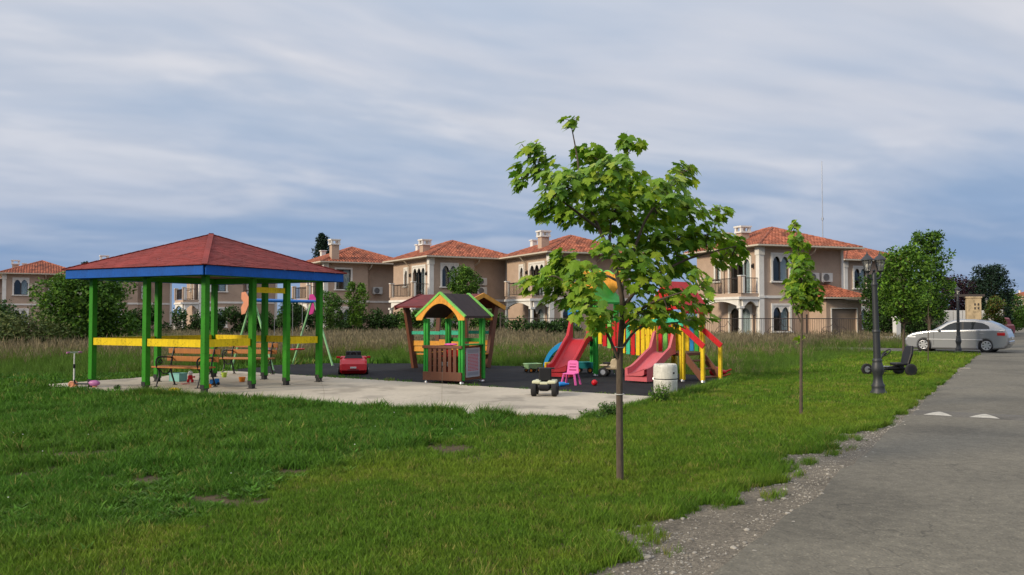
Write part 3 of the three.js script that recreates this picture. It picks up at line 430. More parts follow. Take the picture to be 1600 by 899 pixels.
    mk('gutter', [box(gx1 - gx0 + 0.9, 0.09, 0.09, (gx0 + gx1) / 2, y - 0.03, gz0 + 0.45), box(0.09, 0.09, gz0 - gz1 + 0.4, gx0 - 0.45, y - 0.03, (gz0 + gz1) / 2 + 0.2), box(gx1 - gx0 + 0.7, 0.05, gz0 - gz1 + 0.35, (gx0 + gx1) / 2, y - 0.06, (gz0 + gz1) / 2 + 0.18)], M.gutter, r2);
  }
  return t;
}
function placeHouse(src, px, d, deg, label) { src.name = numbered('house'); src.position.set(gx(px, d), 0, -d); src.rotation.y = rad(deg); src.userData = { label, category: 'house', group: 'two storey houses with red tiled roofs' }; scene.add(src); return src; }
{
  const std = makeHouse(), plain = makeHouse({ plain: true, chimney: [0.75, -0.2, 7.45], ac: [[4.6, 3.75]], dish: true });
  placeHouse(std, 674, 64, 30, 'beige house with white corner column directly behind the playhouse roofs');
  placeHouse(makeHouse({ garage: true, ac: [[4.25, 4.1], [5.3, 4.1]] }), 1190, 54, 20, 'beige house with low red tiled garage, behind the iron fence and slender young tree');
  const c3 = makeHouse({ ac: [[4.2, 3.9], [4.2, 3.2]], chimney: [0.7, -2.6, 7.3] }); placeHouse(c3, 862, 59.7, 25, 'beige house behind the play tower, its roof left of the near maple crown');
  placeHouse(plain, 509, 70.5, 30, 'beige house with tall eave chimney and satellite dish, right of gazebo roof');
  const rest = [[314, 76, 30, 'beige house seen between the middle posts of the gazebo'], [150, 82, 30, 'beige house seen behind the left posts of the gazebo'], [6, 89, 29, 'beige house with twin arched windows left of the big elder bush'], [-96, 99, 28, 'house at the left picture edge showing only a corner of red roof'], [1322, 68, 22, 'house partly hidden behind the garage roof and the nearest lamp lantern'], [1628, 190, 24, 'far pale house with red roof at the right picture edge']];
  for (const [px, d, deg, label] of rest) placeHouse(std.clone(), px, d, deg, label);
}
// ---------- fences and walls in front of the houses ----------
function ironFence(a, b, label, h = 1.15) {
  const L = a.distanceTo(b), t = thing('iron_fence', label, 'fence', a, Math.atan2(-(b.z - a.z), b.x - a.x), 'garden fences'), n = Math.round(L / 3.2);
  mk('base_wall', box(L, 0.3, 0.22, L / 2, 0.15, 0), M.lowWall, t);
  for (let i = 0; i <= n; i++) mk('fence_post', [box(0.09, h + 0.15, 0.09, L * i / n, 0.3 + (h + 0.15) / 2, 0), ball(0.06, L * i / n, h + 0.5, 0, 1, 1, 1, 8)], M.rail, t);
  for (let i = 0; i < n; i++) {
    const x0 = L * i / n + 0.06, x1 = L * (i + 1) / n - 0.06, xm = (x0 + x1) / 2, g = railing(V(x0, 0.3, 0), V(x1, 0.3, 0), h);
    for (const s of [-1, 1]) g.push(tube([V(xm, 0.5, 0.02), V(xm + s * 0.35, 0.75, 0.02), V(xm + s * 0.7, 0.65, 0.02), V(xm + s * 0.55, 0.95, 0.02), V(xm + s * 0.2, 1.0, 0.02), V(xm, 1.3, 0.02)], 0.014, 24, 5));
    mk('fence_panel', g, M.rail, t);
  }
}
ironFence(V(gx(1097, 50.5), 0, -50.5), V(gx(1345, 49), 0, -49), 'scrolled iron garden fence in front of the house with the garage');
ironFence(V(gx(782, 56.5), 0, -56.5), V(gx(905, 55), 0, -55), 'dark iron garden fence behind the left end of the play tower');
one('low_wall', 'low pale concrete wall along the meadow behind the swing', 'wall', [rbox(9.2, 0.42, 0.25, 0, 0.21, 0, 0.02), rbox(9.3, 0.06, 0.32, 0, 0.45, 0, 0.01)], M.lowWall, V(gx(565, 57), 0, -57), rad(26));
{
  const d = 50, t = thing('gate_pillar', 'white rendered gate pillar beside the parked silver car', 'pillar', V(gx(1401, d), 0, -d), rad(15)); mk('shaft', rbox(0.32, 1.5, 0.32, 0, 0.75, 0, 0.02), M.wallWhite, t); mk('cap', rbox(0.42, 0.08, 0.42, 0, 1.54, 0, 0.02), M.wallWhite, t);
  one('low_wall', 'low pale garden wall left of the white gate pillar', 'wall', [rbox(2.0, 0.4, 0.25, 0, 0.2, 0, 0.02)], M.wallWhite, V(gx(1370, 50), 0, -50), rad(10));
  const p = 56, g = thing('garden_gateway', 'beige stone gateway pillar carrying a dark timber beam behind the silver car', 'gateway', V(gx(1521, p), 0, -p), rad(-20));
  mk('pillar', [rbox(0.85, 2.75, 0.7, 0, 1.375, 0, 0.03), rbox(0.95, 0.1, 0.8, 0, 2.8, 0, 0.02)], M.stone, g); mk('beam', [box(3.1, 0.16, 0.25, -0.9, 2.93, 0.1), box(3.1, 0.1, 0.12, -0.9, 2.9, -0.2)], M.frameDark, g);
  for (const y of [2.1, 2.35]) for (const x of [0.05, 0.25]) mk('house_mark', box(0.09, 0.14, 0.02, x, y, 0.36), M.frameDark, g);
  const w = thing('garden_wall', 'white boarded garden wall behind the silver car', 'wall', V(gx(1520, 62), 0, -62), rad(-3)); for (let i = 0; i < 6; i++) mk('panel', rbox(0.62, 2.0, 0.08, -1.7 + i * 0.66, 1.0, 0, 0.01), M.wallWhite, w);
  mk('end_post', box(0.14, 2.05, 0.14, 2.0, 1.02, 0), M.wallWhite, w);
  const m = thing('antenna_mast', 'very thin grey antenna mast rising behind the tiled roofs', 'mast', V(gx(1287, 110), 0, -110)); mk('pole', rod(V(0, 0, 0), V(0, 21.4, 0), 0.09, 0.05), M.steel, m); mk('guy_clamp', cyl(0.16, 0.16, 0.3, 0, 14, 0, 8), M.steel, m);
}

// ---------- trees and bushes ----------
function leafPush(P, C, p, s, r, col, droop = 0.4) {      // one small folded leaf: four triangles
  const a = r() * 6.283, e = (r() - 0.5) * 2.2 - droop * 0.3, t = V(Math.cos(a) * Math.cos(e), Math.sin(e), Math.sin(a) * Math.cos(e)), sd = V(-Math.sin(a), (r() - 0.5) * 1.2, Math.cos(a)).normalize(), n = t.clone().cross(sd);
  const A = p, D = p.clone().addScaledVector(t, s), m = p.clone().addScaledVector(t, s * 0.45), B = m.clone().addScaledVector(sd, s * 0.36).addScaledVector(n, s * 0.1), E = m.clone().addScaledVector(sd, -s * 0.36).addScaledVector(n, s * 0.1);
  for (const q of [A, m, B, A, E, m, m, D, B, m, E, D]) { P.push(q.x, q.y, q.z); C.push(...col); }
}
function foliage(blobs, perBlob, size, r, cols, hollow = 0.55) {
  const P = [], C = [];
  for (const [x, y, z, rx, ry, rz] of blobs) for (let i = 0; i < perBlob; i++) {
    const u = r() * 2 - 1, a = r() * 6.283, q = Math.pow(lerp(hollow * hollow * hollow, 1.25, r()), 1 / 3), s = Math.sqrt(1 - u * u), base = cols[Math.floor(r() * cols.length)], k = 0.6 + 0.6 * r();
    leafPush(P, C, V(x + Math.cos(a) * s * q * rx, y + u * q * ry, z + Math.sin(a) * s * q * rz), size * (0.6 + 0.7 * r()), r, base.map((v) => v * k));
  }
  const g = new THREE.BufferGeometry(); g.setAttribute('position', new THREE.Float32BufferAttribute(P, 3)); g.setAttribute('color', new THREE.Float32BufferAttribute(C, 3)); g.computeVertexNormals(); return g;
}
const LEAF = { mid: [[0.07, 0.165, 0.018], [0.095, 0.20, 0.02], [0.05, 0.125, 0.016]], dark: [[0.042, 0.10, 0.016], [0.055, 0.125, 0.018], [0.03, 0.075, 0.014]], fresh: [[0.11, 0.235, 0.018], [0.15, 0.275, 0.02], [0.075, 0.18, 0.016]], olive: [[0.10, 0.135, 0.03], [0.07, 0.115, 0.025], [0.13, 0.15, 0.04]], purple: [[0.035, 0.012, 0.022], [0.05, 0.016, 0.026], [0.022, 0.01, 0.018]], pine: [[0.016, 0.045, 0.022], [0.022, 0.06, 0.026], [0.012, 0.034, 0.02]], rust: [[0.14, 0.10, 0.02], [0.10, 0.13, 0.02]] };
function plantTree(kind, label, category, px, d, h, o) {     // o: crown [y0, y1, rx], n blobs, leaf count, size, colours
  const r = rng(o.seed || px * 7 + d), t = thing(kind, label, category, V(gx(px, d), 0, -d), 0, o.group), { y0, y1, rx } = o, blobs = [], cy = (y0 + y1) / 2, ry = (y1 - y0) / 2, n = o.blobs || 22;
  for (let i = 0; i < n; i++) {
    const k = (i + 0.5) / n, yy = lerp(-0.86, 0.9, k), prof = o.cone ? (1 - (yy + 1) / 2) * 1.05 + 0.06 : o.column ? 0.92 + 0.08 * Math.sin(k * 9) - 1.6 * Math.max(0, yy - 0.55) : Math.sqrt(1 - yy * yy * 0.94), a = i * 2.4 + r(), q = rx * prof * (0.25 + 0.55 * r()), b = (o.lump || 0.42) * rx * (0.55 + 0.6 * r()) * (0.5 + 0.6 * prof);
    blobs.push([Math.cos(a) * q, cy + yy * ry, Math.sin(a) * q, b * 1.15, b * (o.flat || 0.85), b * 1.15]);
  }
  if (o.trunk !== 0) { const tr = o.trunk || 0.09, tg = [rod(V(0, -0.05, 0), V(0.03, y0 + ry * 0.5, 0.02), tr, tr * 0.6, 8), rod(V(0.03, y0 + ry * 0.5, 0.02), V(0, y0 + ry * 1.5, 0), tr * 0.6, tr * 0.15, 6)]; for (const b of blobs) if (!o.cone) tg.push(rod(V(0.02, Math.max(y0 * 0.9, b[1] - ry * 0.45), 0), V(b[0], b[1], b[2]), tr * 0.3, tr * 0.08, 5)); mk('trunk', tg, M.bark, t); }
  else mk('stems', blobs.map((b) => rod(V(b[0] * 0.25, -0.03, b[2] * 0.25), V(b[0], b[1], b[2]), 0.03, 0.01, 5)), M.barkDark, t);
  const c = mk('crown', foliage(blobs, o.leaves || 220, o.size || 0.16, r, o.cols || LEAF.mid, o.hollow), M.leafDense, t); c.userData.kind = 'stuff';
  return [t, blobs, r];
}
{
  // bush with white flower heads beyond the gazebo
  const [t, bl, r] = plantTree('elder_bush', 'large round elder bush with white flower heads left of the gazebo', 'bush', 133, 38, 3.4, { y0: 0.1, y1: 3.4, rx: 2.15, blobs: 44, leaves: 420, size: 0.17, trunk: 0, cols: [...LEAF.mid, ...LEAF.fresh], lump: 0.34 });
  const fl = []; for (let i = 0; i < 34; i++) { const b = bl[Math.floor(r() * bl.length)], a = r() * 3.1; for (let k = 0; k < 7; k++) fl.push(ball(0.022, b[0] + Math.cos(a) * b[3] * 1.05 + (r() - 0.5) * 0.13, b[1] + b[4] * (r() - 0.2) * 0.2 + 0.2, b[2] + Math.sin(a) * b[5] * 1.05 + (r() - 0.5) * 0.13, 1, 0.5, 1, 5)); }
  mk('flower_heads', fl, mat([0.62, 0.62, 0.48], 0.9), t).userData.kind = 'stuff';
  plantTree('bush', 'low olive bush at the left edge in front of the elder bush', 'bush', 30, 35, 1.5, { y0: 0, y1: 1.35, rx: 2.0, blobs: 22, leaves: 320, size: 0.13, trunk: 0, cols: LEAF.olive, group: 'garden bushes' });
  plantTree('bush', 'dark bush at the left picture edge below the arched window', 'bush', -6, 44, 2.4, { y0: 0, y1: 2.35, rx: 1.3, blobs: 18, leaves: 320, size: 0.15, trunk: 0, cols: LEAF.dark, group: 'garden bushes' });
  const hedge = (px0, px1, d, h, label, cols, seed) => { const x0 = gx(px0, d), x1 = gx(px1, d), L = x1 - x0, r2 = rng(seed), t2 = thing('hedge', label, 'hedge', V((x0 + x1) / 2, 0, -d), rad(16), 'garden hedges'), bl2 = []; for (let i = 0; i < L * 6; i++) { const yy = r2() * h * 0.85; bl2.push([(r2() - 0.5) * L, yy, (r2() - 0.5) * 0.9, 0.5, 0.3 + 0.25 * r2(), 0.5]); } const c = mk('foliage', foliage(bl2, 300, 0.17, r2, cols), M.leafDense, t2); c.userData.kind = 'stuff'; mk('stems', bl2.filter((_, i) => i % 4 === 0).map((b) => rod(V(b[0], -0.02, b[2]), V(b[0] * 1.0, b[1] + 0.1, b[2]), 0.02, 0.01, 5)), M.barkDark, t2); };
  hedge(205, 335, 62, 2.4, 'dark hedge seen behind the left gazebo posts', LEAF.dark, 5); hedge(335, 470, 60, 2.3, 'clipped hedge seen behind the swing frame', LEAF.dark, 6); hedge(480, 625, 60, 2.2, 'dark hedge behind the red ride-on car', LEAF.dark, 7); hedge(625, 785, 58, 2.0, 'low leafy hedge behind the wooden playhouse roofs', LEAF.mid, 8); hedge(795, 905, 54, 1.3, 'low dark hedge under the iron fence left of the play tower', LEAF.dark, 9);
  plantTree('garden_tree', 'bushy green tree covering the window behind the playhouse', 'tree', 726, 60, 4.6, { y0: 2.0, y1: 5.0, rx: 1.2, blobs: 26, leaves: 240, size: 0.17, cols: [...LEAF.mid, ...LEAF.fresh], group: 'garden trees' });
  plantTree('garden_tree', 'slim pale green tree below the large window right of the gazebo', 'tree', 557, 57, 4, { y0: 0.9, y1: 3.9, rx: 0.8, blobs: 20, leaves: 170, size: 0.15, cols: LEAF.fresh, trunk: 0.06, group: 'garden trees' });
  plantTree('garden_tree', 'loose green tree just right of the gazebo corner post', 'tree', 516, 57, 3, { y0: 0.6, y1: 3.2, rx: 0.95, blobs: 18, leaves: 170, size: 0.15, cols: LEAF.mid, trunk: 0.06, group: 'garden trees' });
  plantTree('garden_tree', 'small tree seen through the gazebo above the swing seat', 'tree', 452, 58, 3, { y0: 0.8, y1: 2.6, rx: 0.9, blobs: 14, leaves: 150, size: 0.15, cols: LEAF.dark, trunk: 0.06, group: 'garden trees' });
  plantTree('cypress_tree', 'narrow dark cypress behind the tall chimney', 'tree', 503, 100, 11, { y0: 0.4, y1: 11.6, rx: 0.8, blobs: 60, leaves: 260, size: 0.22, cols: LEAF.pine, column: true, lump: 0.75, trunk: 0.14 });
  plantTree('distant_tree', 'tip of a far dark tree above the gazebo eave', 'tree', 131, 120, 9, { y0: 3, y1: 9.4, rx: 1.4, blobs: 18, leaves: 80, size: 0.3, cols: LEAF.pine, cone: true });
  // right of the lamp post
  plantTree('roadside_tree', 'broad green roadside tree behind the pedal kart, nearest the lamp post', 'tree', 1411, 34, 4.3, { y0: 1.35, y1: 4.4, rx: 1.2, blobs: 56, leaves: 95, size: 0.14, lump: 0.27, cols: LEAF.fresh, trunk: 0.06, group: 'roadside trees' });
  plantTree('roadside_tree', 'tall narrow green tree whose top stands above the others by the gateway', 'tree', 1452, 41, 5.6, { y0: 1.3, y1: 5.8, rx: 1.15, blobs: 66, leaves: 90, size: 0.16, cols: [...LEAF.mid, ...LEAF.fresh], trunk: 0.07, group: 'roadside trees', lump: 0.3 });
  plantTree('roadside_sapling', 'thin leafless-stemmed sapling standing in front of the silver car', 'tree', 1449, 29, 2.3, { y0: 1.95, y1: 2.3, rx: 0.25, blobs: 6, leaves: 26, size: 0.09, cols: LEAF.fresh, trunk: 0.018, group: 'roadside trees' });
  plantTree('garden_shrub', 'dense dark shrub behind the white gate pillar', 'bush', 1375, 53, 3.9, { y0: 0.1, y1: 4.4, rx: 1.35, blobs: 30, leaves: 260, size: 0.17, trunk: 0, cols: [...LEAF.dark, LEAF.mid[0]], group: 'garden bushes' });
  plantTree('garden_shrub', 'dark clipped shrub between gate pillar and car bonnet', 'bush', 1432, 52, 3.1, { y0: 0.1, y1: 3.0, rx: 1.65, blobs: 34, leaves: 260, size: 0.16, trunk: 0, cols: LEAF.dark, group: 'garden bushes' });
  plantTree('purple_tree', 'dark purple leaved tree behind the gateway beam', 'tree', 1487, 66, 4.2, { y0: 1.4, y1: 4.6, rx: 1.7, blobs: 26, leaves: 230, size: 0.18, cols: LEAF.purple });
  plantTree('garden_tree', 'bluish dark conifer right of the gateway', 'tree', 1551, 72, 6, { y0: 0.6, y1: 5.9, rx: 2.1, blobs: 40, leaves: 260, size: 0.2, cols: LEAF.pine, group: 'garden trees', lump: 0.36 });
  plantTree('garden_tree', 'olive green tree between gateway pillar and conifer', 'tree', 1524, 74, 5, { y0: 1.4, y1: 4.7, rx: 1.5, blobs: 22, leaves: 220, size: 0.18, cols: LEAF.olive, group: 'garden trees' });
  plantTree('garden_tree', 'rusty green small tree behind the rear of the silver car', 'tree', 1553, 58, 3, { y0: 0.5, y1: 2.9, rx: 0.8, blobs: 16, leaves: 200, size: 0.15, cols: [...LEAF.rust, LEAF.mid[0]], group: 'garden trees' });
  plantTree('garden_tree', 'green tree where the road runs out of sight', 'tree', 1578, 80, 4, { y0: 0.3, y1: 3.7, rx: 1.5, blobs: 24, leaves: 220, size: 0.18, cols: LEAF.mid, group: 'garden trees' });
  plantTree('distant_tree', 'far green tree at the end of the road', 'tree', 1602, 118, 4, { y0: 0.2, y1: 2.6, rx: 2.6, blobs: 24, leaves: 220, size: 0.22, cols: LEAF.mid });
  // far belt of trees closing the horizon behind the houses
  const r3 = rng(404), bl3 = []; for (let i = 0; i < 420; i++) { const x = -330 + 700 * r3(), z = -260 - 60 * r3(); bl3.push([x, 1.2 + 1.0 * r3(), z, 4.5, 1.6, 3]); }
  const fb = mk('far_trees', foliage(bl3, 60, 0.9, r3, LEAF.mid), M.leafDense); fb.userData = { kind: 'stuff', label: 'far belt of trees along the horizon', category: 'trees' };
}

// ---------- gazebo ----------
const onSlab = (px, py) => ground(px, py, SLAB_Y);
{
  const S = 3.45, F = onSlab(319, 615), c = V(F.x - S / 2 * GC + S / 2 * GS, SLAB_Y, F.z - S / 2 * GS - S / 2 * GC);
  const t = thing('gazebo', 'green posted gazebo with red shingle roof, blue fascia and yellow rails', 'gazebo', c, TURN);
  const h = S / 2, top = 2.36, post = (x, z) => { const p = mk('post', rbox(0.125, top - 0.1, 0.125, x, 0.1 + (top - 0.1) / 2, z, 0.012), M.gGreen, t); mk('post_foot', [box(0.15, 0.012, 0.15, x, 0.006, z), box(0.1, 0.1, 0.1, x, 0.06, z), box(0.11, 0.09, 0.01, x, 0.13, z + 0.067), box(0.11, 0.09, 0.01, x, 0.13, z - 0.067)], M.iron, p); };
  const P = [[h, h], [0, h], [-h, h], [-h, 0], [-h, -h], [0, -h], [h, -h], [h, 0.43], [h, -0.62]];
  for (const [x, z] of P) post(x, z);
  // yellow rails between the posts, two boards to a side
  const ry = 1.0, rl = (x0, z0, x1, z1, y = ry, hh = 0.155) => mk('rail', beam(V(x0, y, z0), V(x1, y, z1), 0.045, hh), M.gYellow, t), g = 0.08;
  rl(h - g, h + 0.02, g, h + 0.02); rl(-g, h + 0.02, -h + g, h + 0.02); rl(-h - 0.02, h - g, -h - 0.02, g); rl(-h - 0.02, -g, -h - 0.02, -h + g); rl(-h + g, -h, -g, -h); rl(g, -h, h - g, -h); rl(h, h - g, h, 0.43 + g); rl(h, -0.62 - g, h, -h + g); rl(h, 0.43 - g, h, -0.62 + g, 2.12, 0.12);
  const e = 2.12, fy = top + 0.005, fh = 0.19;
  for (let i = 0; i < 4; i++) { const q = mk('fascia', rbox(2 * e - 0.045, fh, 0.04, 0, fy + fh / 2, e - 0.0 + (i % 2 ? 0.003 : 0), 0.006), M.gBlue, t); q.rotation.y = i * Math.PI / 2; }
  for (let i = 0; i < 4; i++) { const q = mk('ring_beam', box(S + 0.14 * (i % 2 ? 1 : -1), 0.13, 0.13, 0, top + 0.07, h), M.gGreen, t); q.rotation.y = i * Math.PI / 2; }
  mk('ceiling_boards', box(2 * e - 0.1, 0.03, 2 * e - 0.1, 0, top + 0.155, 0), M.lining, t);
  // shingle courses, each tab a thin plate; the hips carry their own row of folded tabs
  const E = e + 0.06, y0 = top + 0.2, rise = 0.86, N = 26, rf = [], r = rng(5), sl = Math.atan2(rise, E), len = Math.hypot(E, rise);
  for (let s = 0; s < 4; s++) for (let j = 0; j < N; j++) {
    const t0 = j / N, w = 2 * E * (1 - t0), n = Math.max(1, Math.round(w / 0.33)), tw = w / n, off = (j % 2) * 0.5;
    for (let i = -1; i < n; i++) { const a = clamp((i + off) * tw - w / 2 + 0.003, -w / 2, w / 2), b = clamp((i + 1 + off) * tw - w / 2 - 0.003, -w / 2, w / 2); if (b - a < 0.02) continue;
      const k = 1 - (j + 1.3) / N, g0 = new THREE.BufferGeometry(), lim = E * Math.max(k, 0), up = len / N * 1.3, lift = 0.010 + 0.006 * r();
      const q = (x, d, yy) => [x, d * Math.sin(sl) + yy * Math.cos(sl), -d * Math.cos(sl) + yy * Math.sin(sl)];
      const A = q(a, 0, lift), B = q(b, 0, lift), C = q(clamp(b, -lim, lim), up, 0.003), D = q(clamp(a, -lim, lim), up, 0.003), A0 = q(a, 0, 0), B0 = q(b, 0, 0);
      g0.setAttribute('position', new THREE.Float32BufferAttribute([...A, ...B, ...C, ...A, ...C, ...D, ...A0, ...B0, ...B, ...A0, ...B, ...A], 3)); g0.computeVertexNormals();
      rf.push(g0.translate(0, y0 + rise * t0, E * (1 - t0)).rotateY(s * Math.PI / 2)); }
  }
  const roof = mk('roof', rf, M.shingle, t); roof.userData.kind = 'stuff';
  const caps = []; for (let s = 0; s < 4; s++) { const a = V(E, y0 + 0.012, E).applyAxisAngle(V(0, 1, 0), s * Math.PI / 2), b = V(0, y0 + rise + 0.012, 0); for (let i = 0; i < 18; i++) caps.push(beam(a.clone().lerp(b, i / 18), a.clone().lerp(b, (i + 1.15) / 18).add(V(0, 0.006, 0)), 0.11, 0.012)); }
  mk('hip_tabs', caps, M.shingle, roof);
}
// ---------- park benches ----------
function makeBench(label, p, turn) {
  const t = thing('park_bench', label, 'bench', p, turn, 'benches under the gazebo'), L = 1.5;
  for (let i = 0; i < 3; i++) mk('seat_slat', rbox(L, 0.035, 0.115, 0, 0.43 + i * 0.004 - (i === 2 ? 0 : 0), 0.21 - i * 0.13, 0.008), M.bench, t);
  for (let i = 0; i < 2; i++) { const s = mk('back_slat', rbox(L, 0.115, 0.032, 0, 0.60 + i * 0.17, -0.195 - i * 0.05, 0.008), M.bench, t); }
  for (const x of [-L / 2 + 0.16, L / 2 - 0.16]) {
    const q = (pts, r = 0.018) => tube(pts.map(([y, z]) => V(x, y, z)), r, 26, 7);
    mk('iron_side', [q([[0.01, 0.27], [0.12, 0.235], [0.25, 0.19], [0.36, 0.2], [0.41, 0.24]]), q([[0.01, -0.27], [0.14, -0.22], [0.27, -0.17], [0.40, -0.15], [0.6, -0.17], [0.86, -0.25]], 0.02), q([[0.40, 0.25], [0.405, 0.1], [0.40, -0.14]]), q([[0.41, 0.25], [0.5, 0.28], [0.6, 0.27], [0.645, 0.2], [0.645, 0.05], [0.63, -0.17]]), q([[0.5, 0.24], [0.55, 0.21], [0.59, 0.15], [0.54, 0.11], [0.5, 0.15], [0.53, 0.18]], 0.013), q([[0.36, 0.17], [0.27, 0.05], [0.29, -0.08], [0.36, -0.13]], 0.014), q([[0.86, -0.25], [0.9, -0.29], [0.88, -0.32], [0.85, -0.3]], 0.014), box(0.05, 0.015, 0.09, x, 0.008, 0.275), box(0.05, 0.015, 0.09, x, 0.008, -0.275)], M.iron, t);
  }
}
{
  const b1 = onSlab(297, 604.5), b2 = onSlab(385, 586);
  makeBench('orange slatted park bench near the front corner of the gazebo', V(b1.x - 0.1, SLAB_Y, b1.z), TURN + rad(4));
  makeBench('orange slatted park bench at the back of the gazebo beside the swing', V(b2.x, SLAB_Y, b2.z - 0.1), TURN + rad(12));
}
// ---------- toys under the gazebo ----------
const G1 = 'toys lying under the gazebo';
{
  let p = onSlab(278, 596); const bxT = thing('toy_box', 'pale turquoise open toy box under the front bench', 'box', p, TURN, G1); mk('tub', [box(0.34, 0.01, 0.24, 0, 0.008, 0), box(0.34, 0.17, 0.012, 0, 0.095, 0.114), box(0.34, 0.17, 0.012, 0, 0.095, -0.114), box(0.012, 0.17, 0.216, 0.164, 0.095, 0), box(0.012, 0.17, 0.216, -0.164, 0.095, 0)], M.aqua, bxT); mk('rim', [box(0.37, 0.018, 0.026, 0, 0.189, 0.117), box(0.37, 0.018, 0.026, 0, 0.189, -0.117), box(0.026, 0.018, 0.208, 0.172, 0.189, 0), box(0.026, 0.018, 0.208, -0.172, 0.189, 0)], M.aqua, bxT);
  p = onSlab(297, 598); const tr = thing('toy_robot', 'small red and white toy figure beside the turquoise box', 'toy', p, 0.3, G1); mk('body', [rbox(0.11, 0.11, 0.09, 0, 0.12, 0, 0.03, 2), rbox(0.06, 0.08, 0.08, -0.045, 0.04, 0.01, 0.02), rbox(0.06, 0.08, 0.08, 0.045, 0.04, 0.01, 0.02), rbox(0.05, 0.04, 0.1, 0.085, 0.13, 0.02, 0.015)], M.red, tr); mk('head', [ball(0.055, 0, 0.215, 0), ball(0.02, -0.02, 0.23, 0.045), ball(0.02, 0.02, 0.23, 0.045)], M.white, tr);
  p = onSlab(272, 611); one('toy_mould', 'yellow plastic sand mould at the front edge of the slab', 'toy', lathe([[0, 0.0], [0.085, 0.0], [0.09, 0.02], [0.075, 0.06], [0.04, 0.085], [0, 0.09]]).scale(1.25, 0.75, 0.8).translate(0, 0, 0), M.yellow, p, 0.4, G1);
  p = onSlab(286, 601); one('toy_shovel', 'small flat red toy shovel under the front bench', 'toy', [rbox(0.07, 0.012, 0.08, 0, 0.012, 0, 0.005), rod(V(0, 0.014, 0.03), V(0.03, 0.016, 0.16), 0.008)], M.red, p, 1.2, G1);
  p = onSlab(335, 602); const tk = thing('toy_truck', 'blue toy truck right of the front bench leg', 'toy', p, 0.9, G1); mk('body', [rbox(0.2, 0.05, 0.1, 0, 0.055, 0, 0.012), rbox(0.07, 0.07, 0.095, 0.06, 0.11, 0, 0.015), box(0.11, 0.05, 0.01, -0.04, 0.1, 0.043), box(0.11, 0.05, 0.01, -0.04, 0.1, -0.043), box(0.01, 0.05, 0.076, -0.09, 0.1, 0)], M.blue, tk); for (const [x, z] of [[0.06, 0.055], [0.06, -0.055], [-0.06, 0.055], [-0.06, -0.055]]) mk('wheel', cyl(0.032, 0.032, 0.025, 0, 0, 0, 14).rotateX(Math.PI / 2).translate(x, 0.033, z), M.black, tk);
  p = onSlab(350, 590); one('toy_bucket', 'lime and yellow toy bucket behind the blue truck', 'toy', [lathe([[0, 0.004], [0.055, 0.004], [0.075, 0.12], [0.082, 0.125], [0.07, 0.12], [0.05, 0.012], [0, 0.012]], 16), new THREE.TorusGeometry(0.072, 0.006, 5, 16, Math.PI).translate(0, 0.12, 0)], M.lime, p, 0.5, G1);
  p = onSlab(327, 606); one('toy_block', 'orange toy block behind the front corner post', 'toy', [rbox(0.08, 0.06, 0.08, 0, 0.03, 0, 0.01), cyl(0.018, 0.018, 0.02, -0.018, 0.068, 0), cyl(0.018, 0.018, 0.02, 0.02, 0.068, 0)], M.orange, p, 0.4, G1);
  p = onSlab(378, 597); one('toy_cup', 'orange toy cup left of the gazebo entry post', 'toy', [lathe([[0, 0.004], [0.06, 0.004], [0.082, 0.11], [0.086, 0.115], [0.074, 0.11], [0.052, 0.012], [0, 0.012]], 16)], M.orange, p, 0, G1);
  // kick scooter left of the gazebo
  p = ground(115, 606, 0.03); const sc = thing('kick_scooter', 'white and pink kick scooter standing at the left end of the slab', 'scooter', V(p.x, 0.03, p.z), rad(-6));
  const wheel = (n, r, w, x, y, z, m, par) => { const q = mk(n, [new THREE.TorusGeometry(r - w / 2, w / 2, 8, 20).translate(x, y, z), cyl(r * 0.72, r * 0.72, w * 0.7, 0, 0, 0, 16).rotateX(Math.PI / 2).translate(x, y, z)], m, par); return q; };
  mk('stem', [rod(V(0, 0.14, 0), V(0.0, 0.45, 0), 0.018), rod(V(0, 0.45, 0), V(0, 0.76, 0), 0.014), rod(V(0, 0.1, 0.05), V(0, 0.1, -0.05), 0.012)], M.white, sc); mk('clamp', cyl(0.026, 0.026, 0.09, 0, 0.47, 0), M.black, sc); mk('handlebar', [rod(V(-0.05, 0.77, 0.1), V(0.04, 0.77, -0.1), 0.014)], M.steel, sc); for (const [x, z] of [[-0.06, 0.12], [0.05, -0.12]]) mk('grip', rod(V(x * 0.8, 0.77, z * 0.8), V(x * 1.3, 0.77, z * 1.3), 0.021), M.lilac, sc);
  mk('deck', [rbox(0.44, 0.03, 0.11, 0.24, 0.085, 0, 0.012), rod(V(0.03, 0.09, 0), V(0, 0.17, 0), 0.02)], M.black, sc); mk('fender', ball(0.09, 0.47, 0.1, 0, 1.5, 0.75, 0.8), M.lilac, sc);
  for (const z of [0.06, -0.06]) wheel('front_wheel', 0.075, 0.045, -0.02, 0.075, z, M.peach, sc); wheel('rear_wheel', 0.06, 0.05, 0.48, 0.06, 0, M.peach, sc);
}
